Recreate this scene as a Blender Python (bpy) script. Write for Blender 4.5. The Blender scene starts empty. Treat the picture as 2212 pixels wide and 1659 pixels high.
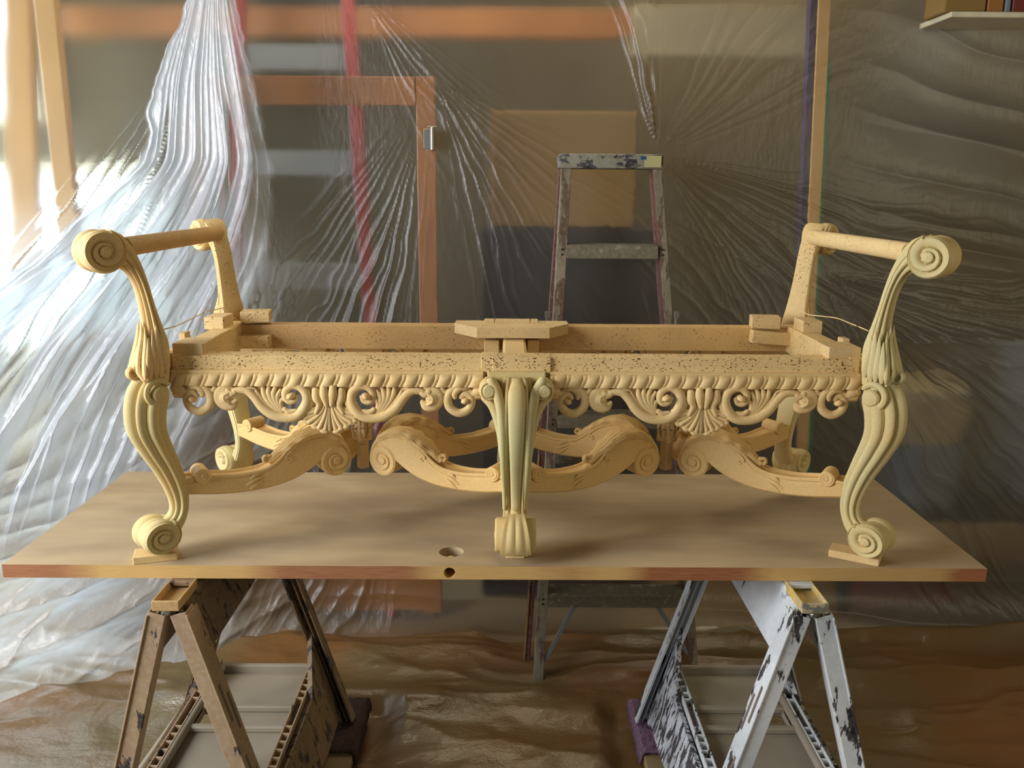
import bpy, bmesh, math, random
import numpy as np
from math import sin, cos, pi, radians, sqrt
from mathutils import Vector, Matrix
random.seed(7); rng = np.random.RandomState(11)
scn = bpy.context.scene
COL = scn.collection

# ------------------------------------------------------------------ camera
F_PX, PITCH, CAM_Z = 1854.0, radians(12.75), 1.558
YAW, ROLL = -radians(.4), radians(.42)
_F = np.array([sin(-YAW)*cos(PITCH), cos(YAW)*cos(PITCH), -sin(PITCH)])
_R = np.cross(_F, [0, 0, 1.]); _R /= np.linalg.norm(_R)
_U = np.cross(_R, _F)
R_ = cos(ROLL)*_R + sin(ROLL)*_U
U_ = -sin(ROLL)*_R + cos(ROLL)*_U
C_ = np.array([0, 0, CAM_Z])
cam_d = bpy.data.cameras.new('camera'); cam = bpy.data.objects.new('camera', cam_d); COL.objects.link(cam)
cam_d.sensor_fit = 'HORIZONTAL'; cam_d.sensor_width = 36; cam_d.lens = F_PX/2212*36
cam_d.clip_start = .05; cam_d.clip_end = 60
m = Matrix(((R_[0], U_[0], -_F[0], 0), (R_[1], U_[1], -_F[1], 0), (R_[2], U_[2], -_F[2], CAM_Z), (0, 0, 0, 1)))
cam.matrix_world = m
scn.camera = cam
def at(x, y, Y):
    r = _F + R_*(x-1106)/F_PX - U_*(y-829.5)/F_PX
    return C_ + r*(Y/r[1])
def atz(x, y, Z):
    r = _F + R_*(x-1106)/F_PX - U_*(y-829.5)/F_PX
    return C_ + r*((Z-CAM_Z)/r[2])

# ------------------------------------------------------------------ world, light, exposure
w = bpy.data.worlds.new('world'); scn.world = w; w.use_nodes = True
bg = w.node_tree.nodes['Background']; bg.inputs[0].default_value = (.86, .93, 1, 1); bg.inputs[1].default_value = .19
def area(name, loc, target, sx, sy, power, color):
    l = bpy.data.lights.new(name, 'AREA'); l.shape = 'RECTANGLE'; l.size = sx; l.size_y = sy
    l.energy = power; l.color = color
    o = bpy.data.objects.new(name, l); COL.objects.link(o); o.location = loc
    o.rotation_euler = (Vector(target)-Vector(loc)).to_track_quat('-Z', 'Y').to_euler()
    return o
# open garage door on the left, window behind the sheeting on the left, added fill lamp over the back
area('daylight_door', (-2.5, .7, 1.75), (0, 1.95, 1.05), 1.3, 1.5, 102, (.95, .97, 1))
area('daylight_window', (-2.35, 3.45, 1.75), (-.5, 2.2, 1.0), 1.2, 1.5, 165, (.66, .83, 1))
area('warm_fill_right', (2.6, .1, 1.9), (.8, 2.0, 1.1), 1.2, 1.2, 13, (1, .86, .55))  # weak warm fill lamp from the right
area('back_room_fill', (.4, 3.45, 2.85), (.3, 3.6, .6), 2.8, .5, 36, (1, .86, .62))  # fill lamp added behind the sheeting to brighten the things there
scn.view_settings.view_transform = 'Standard'; scn.view_settings.look = 'None'
scn.view_settings.exposure = 0.0; scn.view_settings.gamma = 1
scn.view_settings.use_curve_mapping = False
cy = scn.cycles
cy.max_bounces = 8; cy.diffuse_bounces = 3; cy.glossy_bounces = 2; cy.transmission_bounces = 4
cy.transparent_max_bounces = 8; cy.caustics_reflective = False; cy.caustics_refractive = True
cy.sample_clamp_indirect = 4

# ------------------------------------------------------------------ mesh helpers
class MB:
    def __init__(s): s.v = []; s.f = []; s.n = 0
    def add(s, verts, faces):
        verts = np.asarray(verts, float).reshape(-1, 3)
        s.v.append(verts); k = s.n
        s.f.extend([tuple(int(i)+k for i in f) for f in faces]); s.n += len(verts); return s
    def xf(s, fn):
        s.v = [fn(np.vstack(s.v))]; return s
    def merge(s, o):
        if o.n: s.add(np.vstack(o.v), o.f)
        return s
def build(name, mb, mat, parent=None, smooth=True, auto=35, flip=False):
    V = np.vstack(mb.v)
    origin = V.mean(0)
    me = bpy.data.meshes.new(name)
    if parent is None:
        origin = np.array([(V[:, 0].min()+V[:, 0].max())/2, (V[:, 1].min()+V[:, 1].max())/2, V[:, 2].min()])
        V = V-origin
    me.from_pydata(V.tolist(), [], [tuple(reversed(f)) for f in mb.f] if flip else mb.f)
    me.update()
    if smooth:
        me.polygons.foreach_set('use_smooth', [True]*len(me.polygons))
        if auto: me.set_sharp_from_angle(angle=radians(auto))
    o = bpy.data.objects.new(name, me); COL.objects.link(o)
    if isinstance(mat, (list, tuple)):
        for q in mat: me.materials.append(q)
    else: me.materials.append(mat)
    if parent is None: o.location = origin
    else: o.parent = parent; o.matrix_parent_inverse = Matrix.Translation(-Vector(parent.location)) if parent.type == 'EMPTY' else Matrix.Translation(-Vector(parent.location))
    return o
def tag(o, label=None, cat=None, group=None, kind=None):
    if label: o['label'] = label
    if cat: o['category'] = cat
    if group: o['group'] = group
    if kind: o['kind'] = kind
    return o
def thing(name, loc, label, cat, group=None):
    o = bpy.data.objects.new(name, None); COL.objects.link(o); o.location = loc; o.empty_display_size = .05
    return tag(o, label, cat, group)
def rbox(c, s, bev=.002, rot=None, mb=None, seg=1):
    """bevelled box; c centre, s size, rot 3x3"""
    bm = bmesh.new(); bmesh.ops.create_cube(bm, size=1)
    for v in bm.verts: v.co = Vector((v.co.x*s[0], v.co.y*s[1], v.co.z*s[2]))
    if bev: bmesh.ops.bevel(bm, geom=bm.edges[:], offset=bev, segments=seg, affect='EDGES', profile=.5)
    bm.verts.ensure_lookup_table(); bm.faces.ensure_lookup_table()
    V = np.array([v.co[:] for v in bm.verts]); Fa = [[v.index for v in f.verts] for f in bm.faces]; bm.free()
    if rot is not None: V = V@np.array(rot).T
    V = V+np.array(c)
    mb = mb or MB(); return mb.add(V, Fa)
def rotz(a): c, s = cos(a), sin(a); return np.array([[c, -s, 0], [s, c, 0], [0, 0, 1.]])
def bar(a, b, wx, wy, bev=.002, up=(0, 1, 0), mb=None, ext=0):
    """box from a to b, cross-section wx (side) by wy (along up)"""
    a = np.array(a, float); b = np.array(b, float); d = b-a; L = np.linalg.norm(d); d /= L
    u = np.array(up, float); u -= d*(u@d); u /= np.linalg.norm(u); x = np.cross(u, d)
    return rbox((a+b)/2, (wx, wy, L+ext), bev, np.stack([x, u, d], 1), mb)
def loft(rings, closed=True, cap=True, mb=None):
    rings = [np.asarray(r, float) for r in rings]; n = len(rings[0]); m_ = len(rings)
    F = []
    for i in range(m_-1):
        for j in range(n if closed else n-1):
            k = (j+1) % n
            F.append((i*n+j, i*n+k, (i+1)*n+k, (i+1)*n+j))
    if cap and closed:
        F.append(tuple(range(n-1, -1, -1))); F.append(tuple((m_-1)*n+j for j in range(n)))
    mb = mb or MB(); return mb.add(np.vstack(rings), F)
def cr(P, n):
    """catmull-rom resample of rows, n samples"""
    P = np.asarray(P, float); m_ = len(P); out = []
    Q = np.vstack([2*P[0]-P[1], P, 2*P[-1]-P[-2]])
    for t in np.linspace(0, m_-1-1e-9, n):
        i = int(t); f = t-i; a, b, c, d = Q[i], Q[i+1], Q[i+2], Q[i+3]
        out.append(.5*((2*b)+(-a+c)*f+(2*a-5*b+4*c-d)*f*f+(-a+3*b-3*c+d)*f**3))
    return np.array(out)
def tube(path, rad, n=10, flat=1.0, normal=(0, 1, 0), mb=None, N=None, cap=True):
    """tapered tube; rad scalar or list; flat = thickness ratio along `normal`"""
    path = np.asarray(path, float)
    rad = np.full(len(path), rad) if np.isscalar(rad) else np.asarray(rad, float)
    if N:
        q = cr(np.hstack([path, rad[:, None]]), N); path, rad = q[:, :3], np.maximum(q[:, 3], 1e-4)
    T = np.gradient(path, axis=0); T /= np.linalg.norm(T, axis=1)[:, None]+1e-12
    nn = np.array(normal, float); rings = []
    for p, t, r in zip(path, T, rad):
        a = nn-t*(nn@t)
        if np.linalg.norm(a) < 1e-3: a = np.array([1., 0, 0])-t*t[0]
        a /= np.linalg.norm(a); b = np.cross(t, a)
        rings.append([p+r*(cos(x)*b+flat*sin(x)*a) for x in np.linspace(0, 2*pi, n, endpoint=False)])
    if cap:   # rounded ends
        e0 = [path[0]-T[0]*rad[0]*.5+(np.array(q)-path[0])*.6 for q in rings[0]]
        e1 = [path[-1]+T[-1]*rad[-1]*.5+(np.array(q)-path[-1])*.6 for q in rings[-1]]
        rings = [e0]+rings+[e1]
    return loft(rings, mb=mb)
def prism(poly, y0, y1, mb=None, bev=0):
    """polygon in (x,z) extruded along y"""
    n = len(poly); V = [(p[0], y0, p[1]) for p in poly]+[(p[0], y1, p[1]) for p in poly]
    F = [tuple(range(n)), tuple(range(2*n-1, n-1, -1))]+[(i, i+n, (i+1) % n+n, (i+1) % n) for i in range(n)]
    mb = mb or MB(); return mb.add(V, F)
def hash2(i, j, s=0):
    return np.modf(np.abs(np.sin(i*127.1+j*311.7+s*74.7)*43758.5453))[0]
def vnoise(x, y, s=0):
    x = np.asarray(x, float); y = np.asarray(y, float)
    i = np.floor(x); j = np.floor(y); f = x-i; g = y-j; f = f*f*(3-2*f); g = g*g*(3-2*g)
    a = hash2(i, j, s); b = hash2(i+1, j, s); c = hash2(i, j+1, s); d = hash2(i+1, j+1, s)
    return (a*(1-f)+b*f)*(1-g)+(c*(1-f)+d*f)*g
def fbm(x, y, s=0, o=3):
    r = 0; a = .5
    for k in range(o): r = r+a*(vnoise(x*2**k, y*2**k, s+k*3.1)-.5)*2; a *= .5
    return r
def sst(x, a, b):
    t = np.clip((x-a)/(b-a), 0, 1); return t*t*(3-2*t)

# ------------------------------------------------------------------ materials
def new(name):
    mt = bpy.data.materials.new(name); mt.use_nodes = True
    nt = mt.node_tree; b = nt.nodes['Principled BSDF']; return mt, nt, b
def nd(nt, t, **kw):
    n = nt.nodes.new(t)
    for k, v in kw.items(): setattr(n, k, v)
    return n
def coord(nt, scale=(1, 1, 1), src='Object', loc=(0, 0, 0), rot=(0, 0, 0)):
    tc = nd(nt, 'ShaderNodeTexCoord'); mp = nd(nt, 'ShaderNodeMapping')
    mp.inputs['Scale'].default_value = scale; mp.inputs['Location'].default_value = loc; mp.inputs['Rotation'].default_value = rot
    nt.links.new(tc.outputs[src], mp.inputs[0]); return mp.outputs[0]
def noise(nt, vec, scale, detail=3, rough=.55, out='Fac'):
    n = nd(nt, 'ShaderNodeTexNoise'); n.inputs['Scale'].default_value = scale; n.inputs['Detail'].default_value = detail
    n.inputs['Roughness'].default_value = rough; nt.links.new(vec, n.inputs['Vector']); return n.outputs[out]
def ramp(nt, fac, stops, interp='LINEAR'):
    r = nd(nt, 'ShaderNodeValToRGB'); r.color_ramp.interpolation = interp
    els = r.color_ramp.elements
    while len(els) > 1: els.remove(els[-1])
    els[0].position = stops[0][0]; els[0].color = (*stops[0][1], 1)
    for p, c in stops[1:]:
        e = els.new(p); e.color = (*c, 1)
    nt.links.new(fac, r.inputs[0]); return r.outputs[0]
def mixc(nt, fac, a, b, mode='MIX'):
    m_ = nd(nt, 'ShaderNodeMix', data_type='RGBA', blend_type=mode)
    for sock, v in ((m_.inputs['Factor'], fac), (m_.inputs['A'], a), (m_.inputs['B'], b)):
        if isinstance(v, (int, float)): sock.default_value = v
        elif isinstance(v, tuple): sock.default_value = (*v, 1)
        else: nt.links.new(v, sock)
    return m_.outputs['Result']
def bump(nt, h, b, strength=.3, dist=.002, chain=None):
    bp = nd(nt, 'ShaderNodeBump'); bp.inputs['Strength'].default_value = strength; bp.inputs['Distance'].default_value = dist
    nt.links.new(h, bp.inputs['Height'])
    if chain is not None: nt.links.new(chain, bp.inputs['Normal'])
    if b is not None: nt.links.new(bp.outputs[0], b.inputs['Normal'])
    return bp.outputs[0]
def G(v): return (v, v, v)
def lin(r, g, b): return tuple(((c/255+.055)/1.055)**2.4 if c > 10 else c/255/12.92 for c in (r, g, b))

def paint(name, c1, c2, tack=0.0, rough=.62, spec=.25, gscale=3, grain=0):
    mt, nt, b = new(name); v = coord(nt, src='Object')
    f = noise(nt, v, gscale, 3)
    base = ramp(nt, f, [(.38, c1), (.64, c2)])
    fine = noise(nt, v, 160, 3)
    base = mixc(nt, .25, base, ramp(nt, fine, [(.3, tuple(c*.82 for c in c1)), (.7, tuple(min(1, c*1.1) for c in c2))]))
    nrm = bump(nt, fine, None, .12, .0008)
    if grain:
        g = noise(nt, coord(nt, (14, 90, 90)), grain, 2); nrm = bump(nt, g, None, .2, .0008, nrm)
    if tack:
        vv = coord(nt, (120, 120, 260)); n1 = noise(nt, vv, 1.5, 1, .5); n2 = noise(nt, coord(nt, (9, 9, 9)), 2.2, 2)
        a = nd(nt, 'ShaderNodeMath', operation='MULTIPLY'); nt.links.new(n1, a.inputs[0])
        r2 = nd(nt, 'ShaderNodeMapRange'); r2.inputs['From Min'].default_value = .2; r2.inputs['From Max'].default_value = .6
        r2.inputs['To Min'].default_value = .86; r2.inputs['To Max'].default_value = 1.1; nt.links.new(n2, r2.inputs[0]); nt.links.new(r2.outputs[0], a.inputs[1])
        mask = ramp(nt, a.outputs[0], [(.745-.045*tack, G(0)), (.78-.045*tack, G(1))])
        base = mixc(nt, mask, base, lin(104, 70, 32))
        inv = nd(nt, 'ShaderNodeMath', operation='SUBTRACT'); inv.inputs[0].default_value = 1; nt.links.new(mask, inv.inputs[1])
        nrm = bump(nt, inv.outputs[0], None, .8, .003, nrm)
    nt.links.new(base, b.inputs['Base Color']); nt.links.new(nrm, b.inputs['Normal'])
    b.inputs['Roughness'].default_value = rough; b.inputs['Specular IOR Level'].default_value = spec
    return mt
M = {}
PEACH = (lin(222, 186, 126), lin(234, 204, 146))
M['cream'] = paint('cream_paint', *PEACH)
M['leg'] = paint('greenish_cream_paint', lin(206, 200, 150), lin(224, 194, 132), gscale=5)
M['tack'] = paint('cream_paint_tack_holes', *PEACH, tack=1.75)
M['tack2'] = paint('cream_paint_few_holes', lin(214, 180, 120), lin(232, 202, 146), tack=.45)
M['rail_in'] = paint('dusty_tan_paint', lin(188, 152, 104), lin(216, 176, 112), tack=.1, gscale=4)
M['raw'] = paint('pale_raw_wood', lin(206, 174, 122), lin(224, 196, 144), tack=.4, grain=3)
M['stretch'] = paint('peach_stretcher_paint', lin(224, 184, 118), lin(232, 198, 136), gscale=3)

# tabletop: brown door skin with cream overspray
mt, nt, b = new('oversprayed_door_face'); v = coord(nt)
f1 = noise(nt, v, 2.3, 3); f2 = noise(nt, coord(nt, (1, 3.0, 1)), 3.5, 2)
c = ramp(nt, f1, [(.35, lin(172, 146, 104)), (.65, lin(196, 172, 130))])
c = mixc(nt, .45, c, ramp(nt, f2, [(.35, lin(150, 122, 84)), (.7, lin(206, 180, 136))]))
sp = noise(nt, v, 700, 2); c = mixc(nt, .14, c, ramp(nt, sp, [(.35, G(.12)), (.6, G(.75))]))
nt.links.new(c, b.inputs['Base Color']); b.inputs['Roughness'].default_value = .72; b.inputs['Specular IOR Level'].default_value = .15
bump(nt, sp, b, .08, .0006); M['door_top'] = mt
# door edge: red-brown primer showing in patches between cream overspray (real patches along the edge)
mt, nt, b = new('door_edge_patches'); tc = nd(nt, 'ShaderNodeTexCoord'); sx = nd(nt, 'ShaderNodeSeparateXYZ'); nt.links.new(tc.outputs['Object'], sx.inputs[0])
wob = noise(nt, coord(nt), 9, 2); mm = nd(nt, 'ShaderNodeMath', operation='MULTIPLY_ADD'); nt.links.new(wob, mm.inputs[0]); mm.inputs[1].default_value = .05; nt.links.new(sx.outputs[0], mm.inputs[2])
mr = nd(nt, 'ShaderNodeMapRange'); mr.inputs['From Min'].default_value = -1.016+.025; mr.inputs['From Max'].default_value = 1.016+.025; nt.links.new(mm.outputs[0], mr.inputs[0])
CRM, BRN, BR2 = lin(214, 174, 106), lin(158, 100, 66), lin(150, 88, 52)
st = [(0, BRN), (.05, BRN), (.09, CRM), (.235, CRM), (.275, BRN), (.40, BRN), (.435, CRM), (.52, CRM), (.565, lin(190, 146, 88)), (.60, CRM), (.615, CRM), (.65, BR2), (.74, BR2), (.775, CRM), (.945, lin(190, 152, 92)), (.965, BR2), (1, BR2)]
c = ramp(nt, mr.outputs[0], st); g = noise(nt, coord(nt, (8, 60, 200)), 3, 3)
c = mixc(nt, .18, c, ramp(nt, g, [(.3, lin(110, 66, 40)), (.7, lin(220, 180, 120))]))
nt.links.new(c, b.inputs['Base Color']); b.inputs['Roughness'].default_value = .6; M['door_edge'] = mt

def solid(name, col, rough=.6, spec=.3, var=.12, scale=12, metal=0):
    mt, nt, b = new(name); f = noise(nt, coord(nt), scale, 4)
    nt.links.new(ramp(nt, f, [(.3, tuple(c*(1-var) for c in col)), (.7, tuple(min(1, c*(1+var)) for c in col))]), b.inputs['Base Color'])
    b.inputs['Roughness'].default_value = rough; b.inputs['Specular IOR Level'].default_value = spec; b.inputs['Metallic'].default_value = metal
    bump(nt, noise(nt, coord(nt), 120, 2), b, .1, .001); return mt
def chipped(name, paint_c, under, amount=.5, scale=(18, 18, 7), rough=.5, second=None, sharp=.02, s0=1.0):
    """paint flaking off in ragged patches over a darker plastic or metal"""
    mt, nt, b = new(name); v = coord(nt, scale)
    f = noise(nt, v, s0, 6, .62)
    mask = ramp(nt, f, [(amount, G(0)), (amount+sharp, G(1))])
    pc = ramp(nt, noise(nt, coord(nt), 5, 3), [(.35, paint_c), (.68, second or tuple(c*.85 for c in paint_c))])
    c = mixc(nt, mask, pc, under); sp = noise(nt, coord(nt), 90, 3)
    c = mixc(nt, .12, c, ramp(nt, sp, [(.3, G(.05)), (.7, G(.7))]))
    nt.links.new(c, b.inputs['Base Color']); b.inputs['Roughness'].default_value = rough; b.inputs['Specular IOR Level'].default_value = .3
    inv = nd(nt, 'ShaderNodeMath', operation='SUBTRACT'); inv.inputs[0].default_value = 1; nt.links.new(mask, inv.inputs[1])
    bump(nt, inv.outputs[0], b, .5, .0015); return mt
BLACK = lin(36, 32, 32)
M['horse_tan'] = chipped('tan_flaking_paint', lin(176, 150, 112), lin(52, 46, 40), .61, second=lin(170, 138, 108))
M['horse_tan_dirty'] = chipped('dirty_brown_flaking_paint', lin(140, 112, 72), lin(44, 36, 30), .55, scale=(40, 40, 12), second=lin(120, 96, 64))
M['horse_grey'] = solid('dusty_grey_plastic', lin(150, 140, 122), .7, .15, .1, 6)
M['horse_white'] = chipped('white_flaking_paint', lin(234, 238, 240), BLACK, .575, scale=(20, 20, 7), second=lin(196, 202, 206))
M['horse_white_scratched'] = chipped('white_scratched_paint', lin(226, 230, 236), lin(48, 44, 46), .50, scale=(70, 70, 14), second=lin(150, 152, 156))
M['horse_dark'] = chipped('grey_green_inner_channel', lin(96, 98, 84), BLACK, .55, scale=(50, 50, 6))
M['tray_cream'] = chipped('cream_sprayed_tray', lin(204, 166, 106), lin(60, 46, 30), .68, second=lin(190, 150, 90))
M['tray_yellow'] = chipped('yellow_tray_overspray', lin(226, 186, 30), lin(200, 176, 130), .50, scale=(30, 22, 30), second=lin(214, 190, 110))
M['tray_end_white'] = chipped('scuffed_white_tray_end', lin(206, 190, 150), lin(120, 120, 104), .52, scale=(40, 20, 60))
M['lad_alu'] = chipped('worn_ladder_rail_front', lin(118, 108, 86), lin(96, 72, 48), .52, scale=(30, 30, 6), second=lin(140, 128, 100))
M['lad_red'] = chipped('rusty_red_ladder_rail', lin(110, 58, 36), lin(150, 110, 50), .62, scale=(30, 30, 8), second=lin(92, 50, 36))
M['lad_yellow'] = chipped('worn_yellow_ladder_edge', lin(160, 122, 44), lin(90, 66, 34), .55, scale=(30, 30, 8))
M['lad_cap'] = chipped('paint_crusted_ladder_cap', lin(140, 138, 120), lin(34, 36, 40), .53, scale=(26, 26, 40), second=lin(120, 112, 92))
M['lad_step'] = chipped('scuffed_ladder_step', lin(124, 118, 94), lin(150, 146, 120), .6, scale=(30, 30, 40), second=lin(104, 92, 68))
M['lad_patch'] = solid('pale_yellow_paint_patch', lin(182, 178, 124), .6)
M['blue'] = solid('blue_paint_dab', lin(40, 84, 130), .6)
M['slot'] = solid('brown_grey_slots', lin(120, 104, 92), .7)
M['shoe'] = solid('dark_rubber_shoe', lin(34, 34, 38), .6)
M['rubber'] = solid('black_rubber_wheel', lin(24, 26, 30), .45)
M['ply'] = solid('dusty_plywood', lin(150, 130, 94), .7, .15, .1, 5)
M['steel'] = solid('dull_steel', lin(150, 148, 138), .4, .5, .1, 20, .8)
M['wire'] = solid('cream_wire', lin(224, 196, 140), .5)
M['wood_o'] = solid('amber_pine', lin(152, 100, 48), .55, .3, .12, 4)
M['wood_t'] = solid('tan_pine', lin(212, 170, 106), .6, .2, .1, 4)
M['red'] = solid('red_fibreglass', lin(150, 50, 42), .4, .4, .1)
M['alu'] = solid('bright_aluminium', lin(128, 132, 130), .4, .4, .08, 10, .2)
M['purple'] = solid('purple_dark_paint', lin(58, 44, 72), .5)
M['green'] = solid('green_tape', lin(40, 150, 108), .5)
M['dark'] = solid('dark_brown_shade', lin(46, 40, 34), .8)
M['wall'] = solid('grey_olive_wall', lin(84, 74, 52), .85, .1, .1, 2)
M['wallw'] = solid('pale_plaster_board', lin(176, 164, 134), .8, .1, .06, 3)
M['concrete'] = solid('stained_concrete', lin(112, 92, 64), .85, .15, .2, 3)
M['card'] = solid('brown_cardboard', lin(140, 112, 66), .8, .1, .08, 4)
M['bin'] = solid('blue_grey_plastic_bin', lin(108, 116, 126), .45, .4, .05, 3)
M['beige'] = solid('beige_cloth', lin(150, 138, 106), .8, .1, .1, 5)
M['darkred'] = solid('dark_red_metal', lin(110, 40, 34), .5, .3, .1, 4)
M['white'] = solid('white_board_edge', lin(214, 206, 176), .6)

# purple carpet
mt, nt, b = new('purple_carpet'); n1 = noise(nt, coord(nt), 260, 2); wv = nd(nt, 'ShaderNodeTexWave'); wv.inputs['Scale'].default_value = 45; wv.inputs['Distortion'].default_value = 2; wv.bands_direction = 'Z'
nt.links.new(coord(nt), wv.inputs[0])
nt.links.new(mixc(nt, .5, ramp(nt, n1, [(.3, lin(70, 48, 62)), (.7, lin(156, 122, 146))]), ramp(nt, wv.outputs['Fac'], [(0, lin(84, 60, 76)), (1, lin(150, 116, 140))])), b.inputs['Base Color'])
b.inputs['Roughness'].default_value = .95; bump(nt, n1, b, .9, .006); M['carpet'] = mt
mt, nt, b = new('dusty_brown_carpet'); n1 = noise(nt, coord(nt), 260, 2)
nt.links.new(ramp(nt, n1, [(.3, lin(34, 24, 22)), (.7, lin(92, 66, 58))]), b.inputs['Base Color'])
b.inputs['Roughness'].default_value = .95; bump(nt, n1, b, .9, .006); M['carpet2'] = mt

def film(name, haze, tint, blur=.55, ior=1.12, gloss=.22, wr=(16, 16, 5), bstr=.35, clear=.12, grough=.28, spray=None, attr=None, fade=None):
    """hazy polythene sheeting: scatters what is behind it, glints on its creases"""
    mt, nt, b = new(name); nt.nodes.remove(b); out = nt.nodes['Material Output']
    v = coord(nt)
    n1 = noise(nt, coord(nt, wr, rot=(0, radians(28), 0)), 2.2, 6, .65); n2 = noise(nt, coord(nt, (60, 60, 25), rot=(0, radians(20), 0)), 1.5, 4, .6)
    nr = bump(nt, n1, None, bstr, .02); nr = bump(nt, n2, None, bstr*.7, .005, nr)
    rf = nd(nt, 'ShaderNodeBsdfRefraction'); rf.inputs['Roughness'].default_value = blur; rf.inputs['IOR'].default_value = ior; rf.inputs['Color'].default_value = (.93, .92, .9, 1)
    tr = nd(nt, 'ShaderNodeBsdfTransparent'); tr.inputs[0].default_value = (.93, .92, .9, 1)
    df = nd(nt, 'ShaderNodeBsdfDiffuse'); tl = nd(nt, 'ShaderNodeBsdfTranslucent'); gl = nd(nt, 'ShaderNodeBsdfGlossy')
    if spray:   # overspray dust stains of tan paint settled on the sheet
        f = noise(nt, v, 1.6, 3); tc_ = ramp(nt, f, [(.35, spray), (.62, tint)])
        nt.links.new(tc_, df.inputs[0]); nt.links.new(tc_, tl.inputs[0])
    else:
        df.inputs[0].default_value = (*tint, 1); tl.inputs[0].default_value = (*tint, 1)
    gl.inputs[0].default_value = (1, 1, 1, 1); gl.inputs['Roughness'].default_value = grough
    for s in (df, tl, gl): nt.links.new(nr, s.inputs['Normal'])
    def mx(a, b_, f):
        q = nd(nt, 'ShaderNodeMixShader')
        if isinstance(f, float): q.inputs[0].default_value = f
        else: nt.links.new(f, q.inputs[0])
        nt.links.new(a, q.inputs[1]); nt.links.new(b_, q.inputs[2]); return q.outputs[0]
    see = mx(rf.outputs[0], tr.outputs[0], clear)
    hz = mx(df.outputs[0], tl.outputs[0], .5)
    if attr:
        at_ = nd(nt, 'ShaderNodeAttribute'); at_.attribute_name = attr; body = mx(see, hz, at_.outputs['Fac'])
    else: body = mx(see, hz, haze)
    lw = nd(nt, 'ShaderNodeLayerWeight'); lw.inputs['Blend'].default_value = .25; nt.links.new(nr, lw.inputs['Normal'])
    mr_ = nd(nt, 'ShaderNodeMapRange'); mr_.inputs['To Min'].default_value = gloss*.6; mr_.inputs['To Max'].default_value = min(1, gloss*2.6); nt.links.new(lw.outputs['Facing'], mr_.inputs[0])
    fin = mx(body, gl.outputs[0], mr_.outputs[0])
    if fade:
        af = nd(nt, 'ShaderNodeAttribute'); af.attribute_name = fade; t2 = nd(nt, 'ShaderNodeBsdfTransparent'); fin = mx(t2.outputs[0], fin, af.outputs['Fac'])
    nt.links.new(fin, out.inputs[0]); return mt
M['film'] = film('polythene_sheet', .15, (.80, .80, .78), blur=.56, ior=1.10, gloss=.065, grough=.34, bstr=.20, clear=.13, spray=(.60, .50, .36), attr='haze')
M['film_floor'] = film('overspray_floor_sheet', .84, lin(158, 136, 84), blur=.6, gloss=.10, wr=(6, 10, 8), spray=lin(176, 120, 62), bstr=.30, clear=.05)

# ------------------------------------------------------------------ setting
FLO = build('floor', rbox((0, 1.6, -.05), (7, 6.6, .1), 0), M['concrete'], smooth=False); tag(FLO, kind='structure')
WB = build('wall_back', rbox((0, 4.45, 1.5), (7, .1, 3.1), 0), M['wall'], smooth=False); tag(WB, kind='structure')
WR = build('wall_right', rbox((3.2, 1.6, 1.5), (.1, 5.8, 3.1), 0), M['wallw'], smooth=False); tag(WR, kind='structure')
CE = build('ceiling', rbox((0, 1.6, 3.05), (7, 6.6, .1), 0), M['wall'], smooth=False); tag(CE, kind='structure')

# ------------------------------------------------------------------ the bench
CX, YC, AX, BY, ZT = .021, 1.94, .744, .26, .80
K = 1/sqrt(2)
bench = thing('carved_bench', (CX, YC, ZT+.016), 'carved bench frame with scrolled arms painted cream, no seat, on the door-top table', 'bench')
def ridge(x):
    """relief of the moulded outer face, x in -1..1 -> 0..1"""
    a = np.abs(x); h = np.zeros_like(a)
    def bd(lo, hi, top, base=.0):
        m_ = (a >= lo) & (a <= hi); t = (a[m_]-(lo+hi)/2)/((hi-lo)/2); h[m_] = base+(top-base)*np.sqrt(np.clip(1-t*t*.97, 0, 1))
    bd(-.30, .30, 1.0); bd(.30, .345, .02); bd(.345, .40, .32, .2); bd(.40, .66, .95); bd(.66, .70, .02); bd(.70, .755, .38, .25); bd(.755, 1.0, 1.0, .1)
    return h
XS = np.linspace(-1, 1, 61)
RX = ridge(XS)
def leg_rings(st, n, amp=.19, narrow=.84, wrap=1.02):
    """st rows: outer s,z, inner s,z, width  -> rings in (s,u,z)"""
    q = cr(st, n); rings = []
    for o_s, o_z, i_s, i_z, W in q:
        O = np.array([o_s, o_z]); I = np.array([i_s, i_z]); d = O-I; D = np.linalg.norm(d); d /= D
        A = amp*W*.8
        ph = XS*radians(72); A1 = -A+RX*A
        u = (W/2*np.sin(ph)/sin(radians(72)))*(1+A1/W*1.2*np.abs(np.sin(ph))); v = wrap*D*(np.cos(ph)-1)+A1*np.cos(ph)
        ring = [(*(O+d*vv), uu) for uu, vv in zip(u, v)]
        e = wrap*.69
        for uu, t in ((.5*W*(.3+.7*narrow), e+.08), (.5*W*(.1+.9*narrow), e+.2), (.5*W*narrow, .85), (.5*W*narrow*.9, .97), (.5*W*narrow*.7, 1.0),
                      (-.5*W*narrow*.7, 1.0), (-.5*W*narrow*.9, .97), (-.5*W*narrow, .85), (-.5*W*(.1+.9*narrow), e+.2), (-.5*W*(.3+.7*narrow), e+.08)):
            p = O-d*D*t; ring.append((p[0], p[1], uu))
        rings.append([(s, uu, z) for s, z, uu in ring])
    return rings
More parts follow.
